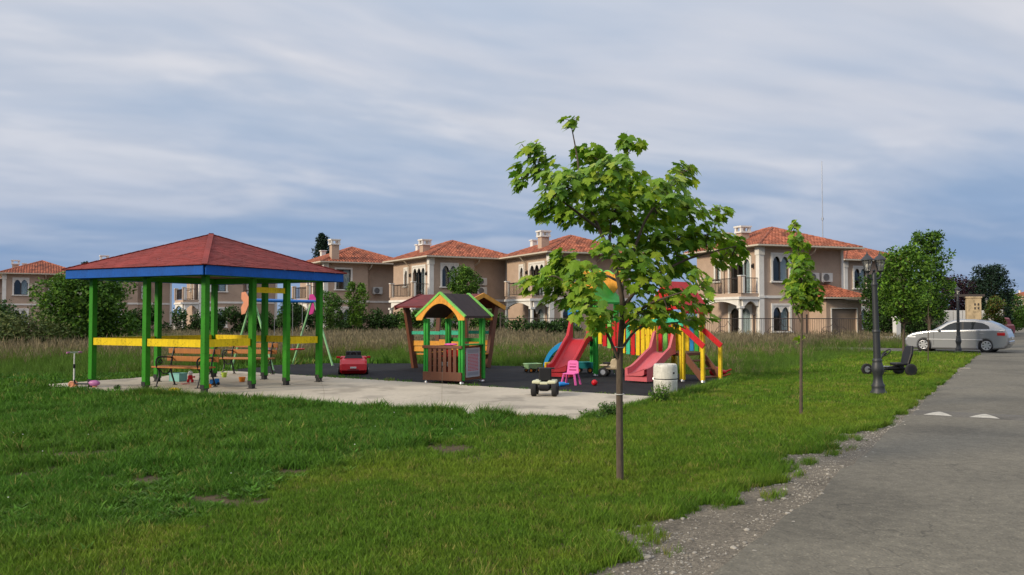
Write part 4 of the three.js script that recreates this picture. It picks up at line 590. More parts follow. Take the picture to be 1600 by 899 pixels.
// ---------- swing ----------
const RUB = SLAB_Y - 0.006, onMat = (px, py) => ground(px, py, RUB);
{
  const a = onMat(384, 578.5), b = onMat(496, 570.5), c = a.clone().lerp(b, 0.5), L = 2.6, t = thing('swing_set', 'green framed swing with blue top beam and two seats behind the gazebo', 'swing', c, TURN), hz = L / 2, y = 2.02, s = 0.82;
  mk('top_beam', rod(V(0, y, hz + 0.1), V(0, y, -hz - 0.1), 0.05, 0.05, 14), M.swBlue, t);
  for (const z of [hz, -hz]) for (const x of [-1, 1]) { const lg = mk('leg', rod(V(x * s, 0, z), V(x * 0.06, y - 0.02, z), 0.032, 0.032, 10), M.swGreen, t); mk('leg_foot', cyl(0.05, 0.05, 0.02, x * s, 0.01, z), M.steel, lg); }
  const wing = (k) => [[0, -0.12], [0.16, -0.42], [0.34, -0.46], [0.36, -0.2], [0.24, -0.02], [0.36, 0.12], [0.34, 0.34], [0.16, 0.36], [0, 0.16], [-0.16, 0.36], [-0.34, 0.34], [-0.36, 0.12], [-0.24, -0.02], [-0.36, -0.2], [-0.34, -0.46], [-0.16, -0.42]].map(([x, q]) => [x * k, q * k]);
  mk('butterfly_panel', plate(wing(0.8), 0.025, 0.004).translate(0, y - 0.05, hz + 0.16), M.peach, t); mk('butterfly_panel', plate(wing(0.8), 0.025, 0.004).translate(0, y - 0.05, -hz - 0.16), M.magenta, t);
  const ch = (z0) => [-0.22, 0.22].map((dz) => rod(V(0, y - 0.04, z0 + dz), V(0, 0.55, z0 + dz * 0.95), 0.008, 0.008, 6));
  const s1 = mk('swing_seat', rbox(0.2, 0.045, 0.5, 0, 0.53, -0.6, 0.02, 2), M.red, t); mk('chains', ch(-0.6), M.chain, s1);
  const s2 = mk('bucket_seat', [rbox(0.3, 0.04, 0.34, 0, 0.5, 0.62, 0.015), rod(V(0.15, 0.72, 0.45), V(0.15, 0.72, 0.79), 0.014), rod(V(-0.15, 0.72, 0.45), V(-0.15, 0.72, 0.79), 0.014), rod(V(0.15, 0.72, 0.79), V(-0.15, 0.72, 0.79), 0.014), rod(V(0.15, 0.72, 0.45), V(-0.15, 0.72, 0.45), 0.014), ...[-1, 1].flatMap((x) => [-1, 1].map((z) => rod(V(x * 0.14, 0.5, 0.62 + z * 0.16), V(x * 0.15, 0.72, 0.62 + z * 0.17), 0.01)))], M.lilac, t); mk('chains', ch(0.62).map((g) => g.translate(0, 0.14, 0).scale(1, 0.93, 1)), M.chain, s2);
}
// ---------- red ride-on car ----------
{
  const p = onMat(552, 584), t = thing('ride_on_car', 'red toy ride-on car with black seat facing the camera', 'toy car', p, rad(10));
  const w = 0.7, prof = [[-0.52, 0.12], [-0.54, 0.3], [-0.46, 0.4], [-0.15, 0.42], [0.1, 0.37], [0.35, 0.33], [0.52, 0.25], [0.55, 0.14], [0.48, 0.08], [-0.48, 0.08]];
  mk('body', [plate(prof, w, 0.05).rotateY(-Math.PI / 2), rbox(w + 0.03, 0.12, 0.3, 0, 0.3, -0.33, 0.05, 2), rbox(0.09, 0.16, 0.55, 0.31, 0.38, -0.2, 0.04, 2), rbox(0.09, 0.16, 0.55, -0.31, 0.38, -0.2, 0.04, 2)], M.red, t);
  mk('seat', [rbox(0.42, 0.24, 0.08, 0, 0.48, -0.3, 0.05, 2), rbox(0.42, 0.06, 0.3, 0, 0.42, -0.12, 0.03, 2)], M.black, t); mk('windscreen', plate([[-0.26, 0], [0.26, 0], [0.2, 0.12], [-0.2, 0.12]], 0.015).rotateX(-0.6).translate(0, 0.4, 0.14), M.black, t);
  mk('steering_wheel', [new THREE.TorusGeometry(0.09, 0.013, 7, 18).rotateX(-0.6).translate(0, 0.51, 0.03), rod(V(0, 0.42, 0.1), V(0, 0.51, 0.03), 0.012)], M.black, t);
  for (const x of [-0.23, 0.23]) { mk('headlight', ball(0.07, x, 0.265, 0.50, 1.25, 0.6, 0.5), M.head, t); mk('mirror', rbox(0.1, 0.06, 0.04, x * 1.75, 0.45, 0.1, 0.015), M.red, t); }
  mk('grille', box(0.3, 0.035, 0.02, 0, 0.13, 0.595), M.black, t); mk('number_plate', rbox(0.16, 0.045, 0.012, 0, 0.195, 0.605, 0.004), M.white, t);
  for (const x of [-0.34, 0.34]) for (const z of [0.33, -0.33]) { const q = mk('wheel', [cyl(0.115, 0.115, 0.11, 0, 0, 0, 20).rotateZ(Math.PI / 2).translate(x, 0.116, z)], M.tyre, t); mk('hub', cyl(0.06, 0.06, 0.12, 0, 0, 0, 14).rotateZ(Math.PI / 2).translate(x, 0.116, z), M.rim, q); }
}
// ---------- wooden playhouse ----------
{
  const F = onMat(721, 600), Wd = 0.96, Dp = 0.95, c = V(F.x - Wd / 2 * GC + Dp / 2 * GS, RUB, F.z - Wd / 2 * GS - Dp / 2 * GC), t = thing('playhouse', 'small wooden playhouse with green posts, gabled brown roof and picket front', 'playhouse', c, TURN), w = Wd / 2, d = Dp / 2, H0 = 1.5;
  for (const [x, z] of [[-w, d], [w, d], [w, -d], [-w, -d]]) { const q = mk('post', [rbox(0.06, H0 - 0.06, 0.1, x - 0.035, 0.06 + (H0 - 0.06) / 2, z, 0.012), rbox(0.06, H0 - 0.06, 0.1, x + 0.035, 0.06 + (H0 - 0.06) / 2, z, 0.012)], M.pGreen, t); mk('post_foot', [box(0.06, 0.1, 0.06, x, 0.05, z), cyl(0.06, 0.05, 0.03, x, 0.015, z)], M.steel, q); }
  // picket front
  mk('bottom_board', rbox(Wd + 0.1, 0.2, 0.04, 0, 0.16, d + 0.075, 0.008), M.hutBrown, t); mk('top_board', rbox(Wd + 0.12, 0.07, 0.05, 0, 0.84, d + 0.08, 0.008), M.hutBrown, t);
  for (let i = 0; i < 6; i++) mk('picket', rbox(0.088, 0.56, 0.025, -w + 0.14 + i * 0.136, 0.53, d + 0.07, 0.006), M.hutBrown, t);
  // boarded side with a notice
  for (const x of [w, -w]) { for (let i = 0; i < 5; i++) mk('side_board', rbox(0.025, 0.15, Dp - 0.1, x + Math.sign(x) * 0.0, 0.14 + i * 0.16, 0, 0.006), M.hutBrown, t); }
  mk('counter', rbox(0.2, 0.03, Dp - 0.12, w, 0.89, 0, 0.008), M.pGreen, t);
  const cv = document.createElement('canvas'); cv.width = 128; cv.height = 256; const g = cv.getContext('2d'); g.fillStyle = '#9aa0a8'; g.fillRect(0, 0, 128, 256); g.fillStyle = '#7f868f'; g.fillRect(10, 10, 108, 34); g.fillRect(10, 214, 108, 30); g.fillStyle = '#b03040'; const rr = rng(3); for (let y = 52; y < 206; y += 13) { let x = 12; while (x < 112) { const l = 5 + rr() * 16; g.fillRect(x, y, Math.min(l, 116 - x), 7); x += l + 3; } }
  const ct = new THREE.CanvasTexture(cv); ct.colorSpace = THREE.SRGBColorSpace; const bd = mk('notice_board', new THREE.PlaneGeometry(0.60, 0.66).rotateY(Math.PI / 2).translate(w + 0.031, 0.47, 0.0), new THREE.MeshPhysicalMaterial({ map: ct, roughness: 0.4 }), t, true); mk('board_back', box(0.014, 0.68, 0.62, w + 0.021, 0.47, 0), M.ac, bd);
  // inside: play panel and goods seen between the pickets
  mk('inner_shelf', [rbox(Wd - 0.2, 0.03, 0.3, 0, 0.6, 0, 0.005), box(Wd - 0.2, 0.7, 0.02, 0, 0.4, -0.14)], M.pRed, t); for (let i = 0; i < 3; i++) mk('play_block', rbox(0.07, 0.11, 0.07, -0.2 + i * 0.16, 0.42, 0.2, 0.01), M.white, t);
  mk('rear_rail', rbox(Wd, 0.09, 0.03, 0, 0.98, -d - 0.06, 0.006), M.pGreen, t);
  // gabled roof
  const eW = 0.64, eZ = 0.66, yE = 1.5, yA = 2.03, roofP = (s) => { const a = V(s * eW, yE, 0), b = V(0, yA, 0); return plate([[a.x, a.y], [b.x, b.y], [b.x, b.y + 0.05], [a.x - s * 0.0, a.y + 0.05]], 2 * eZ - 0.08); };
  for (const s of [-1, 1]) mk('roof_panel', roofP(s).translate(0, 0.012, 0), M.roofDark, t);
  const bow = []; for (let k = 0; k <= 16; k++) { const q = k / 16 * 2 - 1; bow.push([q * 0.47, yE + 0.02 + 0.33 * Math.pow(Math.cos(q * Math.PI / 2), 0.8)]); }
  const gable = [[-eW - 0.02, yE - 0.04], [-0.5, yE - 0.04], ...bow, [0.5, yE - 0.04], [eW + 0.02, yE - 0.04], [eW + 0.02, yE + 0.05], [0, yA + 0.03], [-eW - 0.02, yE + 0.05]];
  for (const z of [eZ - 0.02, -eZ + 0.02]) { mk('gable_board', plate(gable, 0.035).translate(0, 0, z), M.pOrange, t); for (const s of [-1, 1]) mk('barge_board', beam(V(s * (eW + 0.04), yE + 0.05, z), V(0, yA + 0.075, z), 0.06, 0.05), M.pLime, t); }
  one('toy_bag', 'pink and white cloth toy lying on the playhouse railing', 'toy', [ball(0.1, 0, 0.03, 0, 1.5, 0.3, 0.8), ball(0.07, 0.12, 0.035, 0.02, 1.3, 0.35, 0.8)], M.pink, V(c.x + 0.18 * GC - 0.5 * GS, RUB + 0.87, c.z + 0.18 * GS + 0.5 * GC), TURN);
  // roofed bench behind it
  const P = onMat(705, 575), h = thing('shelter_bench', 'roofed wooden bench shelter with slanted brown posts behind the playhouse', 'shelter', P, TURN), lw = 1.0, dp = 0.72;
  for (const x of [-lw, lw]) for (const z of [dp, -dp]) mk('slanted_post', beam(V(x * 0.92, 0, z * 0.82), V(x * 1.02, 1.9, z * 1.28), 0.12, 0.16), M.hutBrown, h);
  for (const z of [1, -1]) { mk('side_rail', rbox(2 * lw - 0.1, 0.1, 0.035, 0, 1.06, z * dp * 1.06, 0.008), M.pTeal, h); for (let i = 0; i < 2; i++) mk('back_slat', rbox(2 * lw - 0.1, 0.15, 0.035, 0, 0.58 + i * 0.17, z * dp * (0.94 + i * 0.03), 0.008), M.pOrange, h); mk('seat_plank', rbox(2 * lw - 0.1, 0.04, 0.34, 0, 0.42, z * dp * 0.62, 0.01), M.pOrange, h); }
  for (const s of [1, -1]) mk('roof_panel', plate([[0, 2.17], [s * 1.32, 1.80], [s * 1.32, 1.85], [0, 2.22]], 2.2).rotateY(-Math.PI / 2), M.roofRed, h);
  for (const x of [-1.12, 1.12]) for (const s of [1, -1]) mk('barge_board', beam(V(x, 1.80, s * 1.34), V(x, 2.18, 0), 0.04, 0.13), x < 0 ? M.roofRed : M.pOrange, h);
}
// ---------- play structure: two towers, a slat-sided bridge, slides and steps ----------
{
  const A = onMat(912, 586), B = onMat(1044, 594.5);        // front centres of the two towers
  const t = thing('play_structure', 'colourful climbing structure with two towers, slat bridge, red and pink slides', 'play structure', V(A.x, RUB, A.z), Math.atan2(-(B.z - A.z), B.x - A.x)), X = A.distanceTo(B);
  const tw = 0.42, td = 0.85, dk1 = 0.92, dk2 = 0.64;
  const tower = (x0, m, top, dk) => { for (const x of [-tw, tw]) for (const z of [0, -td]) { const q = mk('post', [rbox(0.055, top, 0.09, x0 + x - 0.033, top / 2 + 0.03, z, 0.012), rbox(0.055, top, 0.09, x0 + x + 0.033, top / 2 + 0.03, z, 0.012)], m, t); mk('post_foot', cyl(0.06, 0.05, 0.05, x0 + x, 0.025, z), M.steel, q); } mk('deck', rbox(2 * tw + 0.1, 0.07, td + 0.06, x0, dk, -td / 2, 0.01), M.hutBrown, t); };
  tower(0, M.pGreen, 1.95, dk1); tower(X, M.pYellow, 1.62, dk2);
  // curved boards above the slides
  const wave = (w, h) => { const p = []; for (let i = 0; i <= 12; i++) { const q = i / 12; p.push([(q - 0.5) * w, 0.05 * Math.sin(q * Math.PI) + h]); } for (let i = 12; i >= 0; i--) { const q = i / 12; p.push([(q - 0.5) * w, -0.02 + 0.07 * Math.sin(q * Math.PI) - 0.03 * Math.cos(q * 4 * Math.PI)]); } return p; };
  mk('arch_board', plate(wave(0.98, 0.11), 0.03, 0.005).translate(0, 1.63, 0.065), M.pBlue, t); mk('arch_board', plate(wave(0.98, 0.1), 0.03, 0.005).translate(X, 1.36, 0.065), M.pTeal, t);
  // side slats of the towers
  const slat = (x, y0, y1, z, m, w = 0.085) => mk('slat', plate([[-w / 2, y0], [w / 2, y0], [w / 2, y1 - 0.03], [w * 0.3, y1], [-w * 0.3, y1], [-w / 2, y1 - 0.03]], 0.022, 0.003).translate(x, 0, z), m, t);
  const seq = [M.pYellow, M.pRed, M.pLime, M.pRed, M.pRed, M.pYellow, M.pTeal, M.pRed, M.pYellow, M.pYellow];
  const n = 11, x0 = tw + 0.1, x1 = X - tw - 0.08;
  for (let i = 0; i < n; i++) { const q = (i + 0.5) / n, x = lerp(x0, x1, q), y = lerp(dk1, dk2, q) - 0.10 * Math.sin(q * Math.PI); slat(x, y - 0.06, y + 0.68, 0.03, seq[i % 10], 0.11); slat(x + 0.03, y - 0.06, y + 0.68, -td - 0.02, seq[(i + 3) % 10], 0.11); mk('bridge_plank', rbox((x1 - x0) / n - 0.012, 0.035, td - 0.14, x, y - 0.02, -td / 2, 0.006), M.hutBrown, t); }
  for (let i = 0; i < 6; i++) slat(X - tw + 0.07 + i * 0.14, dk2 + 0.05, dk2 + 0.72, -td - 0.07, [M.pYellow, M.pOrange, M.pYellow, M.pBlue, M.pGreen, M.pYellow][i], 0.1);
  for (let i = 0; i < 3; i++) slat(tw + 0.02, dk1 + 0.04, dk1 + 0.7, -0.2 - i * 0.2, [M.pYellow, M.pRed, M.pGreen][i]).rotation.y = 0;
  mk('bridge_rail', [tube([V(x0, dk1 + 0.44, 0.0), V((x0 + x1) / 2, (dk1 + dk2) / 2 + 0.33, 0.0), V(x1, dk2 + 0.44, 0.0)], 0.02), tube([V(x0, dk1 - 0.02, 0.0), V((x0 + x1) / 2, (dk1 + dk2) / 2 - 0.12, 0.0), V(x1, dk2 - 0.02, 0.0)], 0.022)], M.pRed, t);
  // tower toppers: an orange heart gable with green edge, and a red hipped roof
  const heart = [[0, -0.42], [0.2, -0.2], [0.4, 0.0], [0.44, 0.16], [0.34, 0.29], [0.18, 0.3], [0, 0.2], [-0.18, 0.3], [-0.34, 0.29], [-0.44, 0.16], [-0.4, 0], [-0.2, -0.2]];
  const roofY = 2.52; for (const z of [0.02, -td - 0.02]) { mk('heart_panel', plate(heart.map(([a, b]) => [a * 0.85, b * 0.85]), 0.035, 0.005).translate(0.32, roofY, z), M.pOrange, t); mk('heart_edge', tube(heart.slice(3, 10).map(([a, b]) => V(a * 0.87 + 0.32, b * 0.87 + roofY, z)), 0.024), M.pLime, t); }
  for (const z of [0.02, -td - 0.02]) mk('heart_panel', plate(heart.map(([a, b]) => [a * 0.6, b * 0.6]), 0.035, 0.005).translate(-0.3, roofY - 0.2, z), M.pOrange, t);
  for (const s of [-1, 1]) mk('roof_panel', plate([[0, 2.42], [s * 0.62, 1.88], [s * 0.62, 1.93], [0, 2.47]], td + 0.25).translate(0, 0, -td / 2), M.pGreen, t);
  for (const s of [-1, 1]) mk('roof_panel', plate([[0, 2.36], [s * 0.6, 1.62], [s * 0.6, 1.67], [0, 2.41]], td + 0.25).translate(X, 0, -td / 2), M.pRed, t);
  mk('gable_board', plate([[-0.5, 1.72], [0.5, 1.72], [0, 2.32]], 0.03).translate(X, 0, 0.1), M.pRed, t);
  // slides
  const slide = (xc, dk, len, w, m) => {
    const N = 16, P = [], yAt = (q) => q < 0.1 ? dk + 0.03 : q > 0.86 ? 0.20 - (q - 0.86) * 0.25 : lerp(dk + 0.03, 0.20, sm((q - 0.1) / 0.76) * 0.25 + (q - 0.1) / 0.76 * 0.75), sideH = (q) => q < 0.2 ? lerp(0.52, 0.17, sm(clamp((q - 0.02) / 0.18))) : 0.17;
    const sect = (q) => { const y = yAt(q), z = q * len, s = sideH(q), o = w / 2; return [[-o - 0.04, y - 0.03], [-o - 0.04, y + s], [-o, y + s + 0.015], [-o + 0.035, y + s], [-o + 0.045, y + 0.03], [-o + 0.1, y], [o - 0.1, y], [o - 0.045, y + 0.03], [o - 0.035, y + s], [o, y + s + 0.015], [o + 0.04, y + s], [o + 0.04, y - 0.03]].map(([a, b]) => [xc + a, b, z]); };
    for (let k = 0; k < N; k++) { const a = sect(k / N), b = sect((k + 1) / N), M2 = a.length; for (let i = 0; i < M2; i++) { const j = (i + 1) % M2; P.push(...a[i], ...b[i], ...b[j], ...a[i], ...b[j], ...a[j]); } }
    const e = sect(1); const yb = 0.04; for (const [i, j] of [[0, 11]]) { P.push(...e[i], e[i][0], yb, e[i][2], ...e[j], ...e[j], e[i][0], yb, e[i][2], e[j][0], yb, e[j][2]); } for (let i = 1; i < 10; i++) P.push(...e[0], ...e[i], ...e[i + 1]);
    for (const s of [0, 11]) { const q = sect(0.8)[s]; P.push(...e[s], e[s][0], yb, e[s][2], ...q, ...q, e[s][0], yb, e[s][2], q[0], yb, q[2]); }
    const g = new THREE.BufferGeometry(); g.setAttribute('position', new THREE.Float32BufferAttribute(P, 3)); g.computeVertexNormals(); return mk('slide', g, m, t);
  };
  const s1 = slide(-0.02, dk1, 1.45, 0.56, M.slideRed), s2 = slide(X - 0.05, dk2, 1.15, 0.56, M.slidePink); s1.rotation.y = rad(17); s1.position.z = 0.06; s2.position.z = 0.06;
  // blue arched climber at the left tower
  for (const z of [-0.15, -td + 0.15]) mk('arch_climber_side', (() => { const o = [], i2 = []; for (let k = 0; k <= 12; k++) { const q = k / 12 * Math.PI / 2; o.push([-tw - 1.2 * Math.sin(q), dk1 * Math.cos(q)]); i2.unshift([-tw - 1.08 * Math.sin(q), (dk1 - 0.13) * Math.cos(q)]); } return plate([...o, ...i2], 0.06, 0.01).translate(0, 0, z); })(), M.slideBlue, t);
  for (let k = 1; k < 6; k++) { const q = k / 6 * Math.PI / 2; mk('rung', rod(V(-tw - 1.14 * Math.sin(q), (dk1 - 0.06) * Math.cos(q), -0.15), V(-tw - 1.14 * Math.sin(q), (dk1 - 0.06) * Math.cos(q), -td + 0.15), 0.022), M.black, t); }
  // steps with red handrails on yellow posts
  const sx = X + tw; for (const z of [0.0, -td + 0.1]) { mk('handrail', beam(V(sx + 0.02, 1.30, z + 0.03), V(sx + 0.62, 0.84, z + 0.03), 0.035, 0.13), M.pRed, t); mk('handrail_post', [rbox(0.09, 0.84, 0.07, sx + 0.57, 0.45, z, 0.012)], M.pYellow, t); mk('stringer', beam(V(sx + 0.02, dk2 - 0.02, z - 0.05), V(sx + 0.55, 0.06, z - 0.05), 0.035, 0.16), M.hutBrown, t); mk('post_foot', cyl(0.06, 0.05, 0.05, sx + 0.57, 0.025, z), M.steel, t); }
  for (let i = 0; i < 3; i++) mk('step', rbox(0.18, 0.035, td - 0.26, sx + 0.12 + i * 0.16, dk2 - 0.16 - i * 0.19, -td / 2 + 0.02, 0.008), M.hutBrown, t);
}

// ---------- toys on the rubber surface ----------
const G2 = 'toys on the rubber surface';
function fatWheel(par, r, w, x, y, z, hub, name = 'wheel', axis = 'x') { const rot = (g) => (axis === 'x' ? g.rotateZ(Math.PI / 2) : g.rotateX(Math.PI / 2)).translate(x, y, z); const q = mk(name, [rot(lathe([[r * 0.55, -w / 2], [r * 0.9, -w / 2], [r, -w * 0.32], [r, w * 0.32], [r * 0.9, w / 2], [r * 0.55, w / 2]], 22))], M.tyre, par); mk('rim', rot(cyl(r * 0.58, r * 0.58, w * 0.86, 0, 0, 0, 18)), hub, q); return q; }
{
  let p = onSlab(852, 618); const q = thing('pedal_quad', 'toy pedal quad with black seat back and pale green fenders on the slab edge', 'toy quad', p, rad(-8), G2);
  mk('chassis', [rbox(0.2, 0.14, 0.5, 0, 0.17, 0.02, 0.04, 2), rbox(0.26, 0.12, 0.16, 0, 0.18, 0.22, 0.05, 2)], M.black, q); mk('fenders', [rbox(0.17, 0.07, 0.2, -0.15, 0.27, 0.17, 0.03, 2), rbox(0.17, 0.07, 0.2, 0.15, 0.27, 0.17, 0.03, 2), rbox(0.16, 0.05, 0.2, 0, 0.25, 0.18, 0.02, 2), rbox(0.44, 0.05, 0.16, 0, 0.27, -0.2, 0.02, 2)], M.cream, q);
  mk('seat_back', [rbox(0.25, 0.27, 0.06, 0, 0.41, 0.03, 0.05, 3), rbox(0.24, 0.06, 0.22, 0, 0.29, -0.06, 0.03, 2)], M.black, q); mk('handlebar', [rod(V(-0.17, 0.52, -0.17), V(0.17, 0.52, -0.17), 0.016), rod(V(0, 0.26, -0.22), V(0, 0.52, -0.17), 0.018)], M.black, q);
  for (const x of [-0.2, 0.2]) { fatWheel(q, 0.13, 0.10, x, 0.13, 0.22, M.black, 'rear_wheel'); fatWheel(q, 0.12, 0.09, x, 0.12, -0.2, M.black, 'front_wheel'); }
  p = onMat(892, 601.5); const ch = thing('toy_chair', 'pink plastic child chair in front of the red slide', 'chair', p, rad(-24), G2);
  mk('seat', rbox(0.3, 0.03, 0.28, 0, 0.25, 0.0, 0.014, 2), M.pink, ch); mk('backrest', plate([[-0.14, 0], [0.14, 0], [0.12, 0.26], [0.08, 0.29], [-0.08, 0.29], [-0.12, 0.26]], 0.026, 0.006, [[[-0.09, 0.06], [-0.09, 0.09], [0.09, 0.09], [0.09, 0.06]], [[-0.085, 0.13], [-0.085, 0.16], [0.085, 0.16], [0.085, 0.13]], [[-0.08, 0.20], [-0.08, 0.22], [0.08, 0.22], [0.08, 0.20]]]).rotateX(-0.15).translate(0, 0.25, -0.13), M.pink, ch);
  for (const x of [-1, 1]) for (const z of [-1, 1]) mk('leg', beam(V(x * 0.175, 0, z * 0.165), V(x * 0.125, 0.245, z * 0.115), 0.04, 0.03), M.pink, ch);
  p = onMat(880, 604); one('toy_bottle', 'blue plastic toy bottle lying before the pink chair', 'toy', [lathe([[0, 0], [0.045, 0.005], [0.05, 0.03], [0.05, 0.12], [0.028, 0.16], [0.022, 0.23], [0, 0.235]], 16).rotateZ(-Math.PI / 2).translate(-0.1, 0.05, 0)], M.blue, p, 0.1, G2);
  p = onMat(929, 603); one('toy_ball', 'small red ball on the rubber surface left of the maple trunk', 'ball', [new THREE.SphereGeometry(0.068, 22, 14).translate(0, 0.068, 0), new THREE.TorusGeometry(0.0675, 0.002, 4, 24).rotateX(0.5).translate(0, 0.068, 0)], M.red, p, 0, G2);
  const wagon = (px, py, m, label, s, turn) => { const w = thing('toy_wagon', label, 'toy wagon', onMat(px, py), turn, G2); mk('tub', [rbox(0.44 * s, 0.03, 0.26 * s, 0, 0.13 * s, 0, 0.01), ...[-1, 1].map((z) => box(0.46 * s, 0.15 * s, 0.02, 0, 0.2 * s, z * 0.14 * s, 0, z * 0.25)), ...[-1, 1].map((x) => box(0.02, 0.15 * s, 0.27 * s, x * 0.23 * s, 0.2 * s, 0, 0, 0, -x * 0.25))], m, w); mk('rim', [-1, 1].flatMap((k) => [rod(V(-0.25 * s, 0.275 * s, k * 0.16 * s), V(0.25 * s, 0.275 * s, k * 0.16 * s), 0.016), rod(V(k * 0.25 * s, 0.275 * s, -0.16 * s), V(k * 0.25 * s, 0.275 * s, 0.16 * s), 0.016)]), m, w); for (const x of [-0.15, 0.15]) for (const z of [-0.15, 0.15]) fatWheel(w, 0.075 * s, 0.05 * s, x * s, 0.075 * s, z * s, M.orange, 'wheel', 'z'); mk('handle', [rod(V(-0.24 * s, 0.14 * s, 0), V(-0.42 * s, 0.2 * s, 0), 0.012)], M.black, w); };
  wagon(832, 582, M.mint, 'pale green toy wagon at the left foot of the blue arch', 0.85, 0.5); wagon(914, 583, M.teal, 'teal toy wagon under the left tower', 1.05, -0.2);
  p = onMat(856, 583); one('toy_rocker', 'yellow plastic toy seat behind the foot of the red slide', 'toy', [rbox(0.26, 0.12, 0.24, 0, 0.06, 0, 0.04, 2), rbox(0.2, 0.26, 0.07, 0.05, 0.16, -0.1, 0.03, 2)], M.yellow, p, 0.4, G2);
  // toy motor tricycle
  p = onMat(955, 588.5); const tr = thing('toy_tricycle', 'cream toy tricycle with black wheels left of the maple trunk', 'tricycle', p, rad(-20), G2);
  mk('body', [rbox(0.34, 0.14, 0.16, 0, 0.24, 0, 0.06, 3), plate([[-0.02, 0.2], [0.2, 0.2], [0.19, 0.36], [0.12, 0.44], [0.05, 0.42], [0.0, 0.32]], 0.14, 0.03), rbox(0.22, 0.05, 0.34, -0.16, 0.29, 0, 0.025, 2)], M.beige, tr); mk('seat', rbox(0.2, 0.06, 0.17, -0.1, 0.34, 0, 0.03, 2), M.black, tr);
  mk('handlebar', [rod(V(0.17, 0.3, 0), V(0.11, 0.5, 0), 0.018), rod(V(0.1, 0.52, -0.18), V(0.1, 0.52, 0.18), 0.014), rbox(0.06, 0.07, 0.1, 0.14, 0.46, 0, 0.02)], M.black, tr); mk('headlight', ball(0.04, 0.18, 0.42, 0, 0.6, 1, 1), M.head, tr);
  fatWheel(tr, 0.13, 0.08, 0.22, 0.13, 0.0, M.rim, 'front_wheel', 'z'); for (const z of [-0.17, 0.17]) fatWheel(tr, 0.12, 0.08, -0.17, 0.12, z, M.rim, 'rear_wheel', 'z');
  // scooter with a white stem between the maple and the pink slide
  p = onMat(997, 585); const sc = thing('kick_scooter', 'black kick scooter with thin white stem left of the pink slide', 'scooter', p, rad(170), G2); mk('stem', rod(V(0, 0.12, 0), V(0.0, 0.66, 0), 0.016), M.white, sc); mk('handlebar', rod(V(0, 0.67, -0.12), V(0, 0.67, 0.12), 0.013), M.black, sc); mk('deck', [rbox(0.42, 0.03, 0.1, 0.24, 0.08, 0, 0.012), rod(V(0.03, 0.08, 0), V(0, 0.16, 0), 0.02)], M.black, sc); fatWheel(sc, 0.06, 0.03, -0.02, 0.06, 0, M.white, 'front_wheel', 'z'); fatWheel(sc, 0.06, 0.03, 0.45, 0.06, 0, M.white, 'rear_wheel', 'z');
  // red toy beside the steps
  p = onMat(1122, 590); const rk = thing('rocking_toy', 'red plastic rocking toy lying on its side at the right end', 'toy', p, 0.2, G2); mk('body', [ball(0.15, -0.06, 0.14, 0, 1.15, 0.9, 0.8), ball(0.09, 0.12, 0.13, 0, 1.4, 0.7, 0.8), rod(V(0.18, 0.13, 0), V(0.36, 0.2, 0.02), 0.03, 0.018)], M.red, rk); mk('rocker', [tube([V(-0.25, 0.02, 0.12), V(0, 0.03, 0.14), V(0.28, 0.09, 0.12)], 0.016)], M.red, rk);
  // white barrel
  p = onMat(1040, 617); const br = thing('barrel', 'white plastic barrel bin at the slab corner', 'barrel', V(p.x, 0, p.z), 0.3);
  mk('drum', lathe([[0, 0.06], [0.2, 0.06], [0.23, 0.09], [0.235, 0.3], [0.24, 0.335], [0.228, 0.345], [0.228, 0.362], [0.24, 0.372], [0.237, 0.58], [0.225, 0.63], [0.21, 0.65], [0.2, 0.64], [0.2, 0.2], [0, 0.2]], 36), M.barrel, br); mk('band', lathe([[0.228, 0.345], [0.2335, 0.347], [0.2335, 0.360], [0.228, 0.362]], 36), M.black, br); mk('bung', cyl(0.018, 0.018, 0.02, 0, 0, 0, 12).rotateX(Math.PI / 2).translate(0.06, 0.48, 0.232), M.black, br); mk('stand', [box(0.12, 0.08, 0.12, 0.08, 0.03, 0.08), box(0.12, 0.08, 0.12, -0.1, 0.03, -0.06)], M.lowWall, br);
}
// ---------- street lamps ----------
function lantern(par, x, y) {
  const L = new THREE.Group(); L.name = 'lantern'; L.position.set(x, y, 0); par.add(L);
  const ring = (r, h) => [0, 1, 2, 3, 4, 5].map((k) => V(Math.cos(k * Math.PI / 3) * r, h, Math.sin(k * Math.PI / 3) * r)), lo = ring(0.055, 0.02), hi = ring(0.105, 0.24);
  mk('lantern_frame', [...lo.map((p, k) => rod(p, hi[k], 0.007, 0.007, 5)), ...hi.map((p, k) => rod(p, hi[(k + 1) % 6], 0.009, 0.009, 5)), ...lo.map((p, k) => rod(p, lo[(k + 1) % 6], 0.008, 0.008, 5)), cyl(0.02, 0.055, 0.05, 0, -0.005, 0, 8)], M.lampIron, L);
  for (let k = 0; k < 6; k++) { const a = lo[k], b = lo[(k + 1) % 6], c = hi[(k + 1) % 6], d = hi[k], g = new THREE.BufferGeometry(), s = (p) => p.clone().multiply(V(0.97, 1, 0.97)); const [A, B, C, D] = [a, b, c, d].map(s); g.setAttribute('position', new THREE.Float32BufferAttribute([A, B, C, A, C, D].flatMap((p) => [p.x, p.y, p.z]), 3)); g.computeVertexNormals(); mk('lantern_pane', g, M.lampGlass, L); }
  mk('lantern_cap', [lathe([[0.125, 0.24], [0.115, 0.265], [0.06, 0.32], [0.035, 0.335], [0.03, 0.36], [0.012, 0.37], [0.012, 0.40], [0, 0.42]], 12)], M.lampIron, L); mk('bulb', ball(0.035, 0, 0.12, 0, 1, 1.4, 1, 10), M.white, L);
}
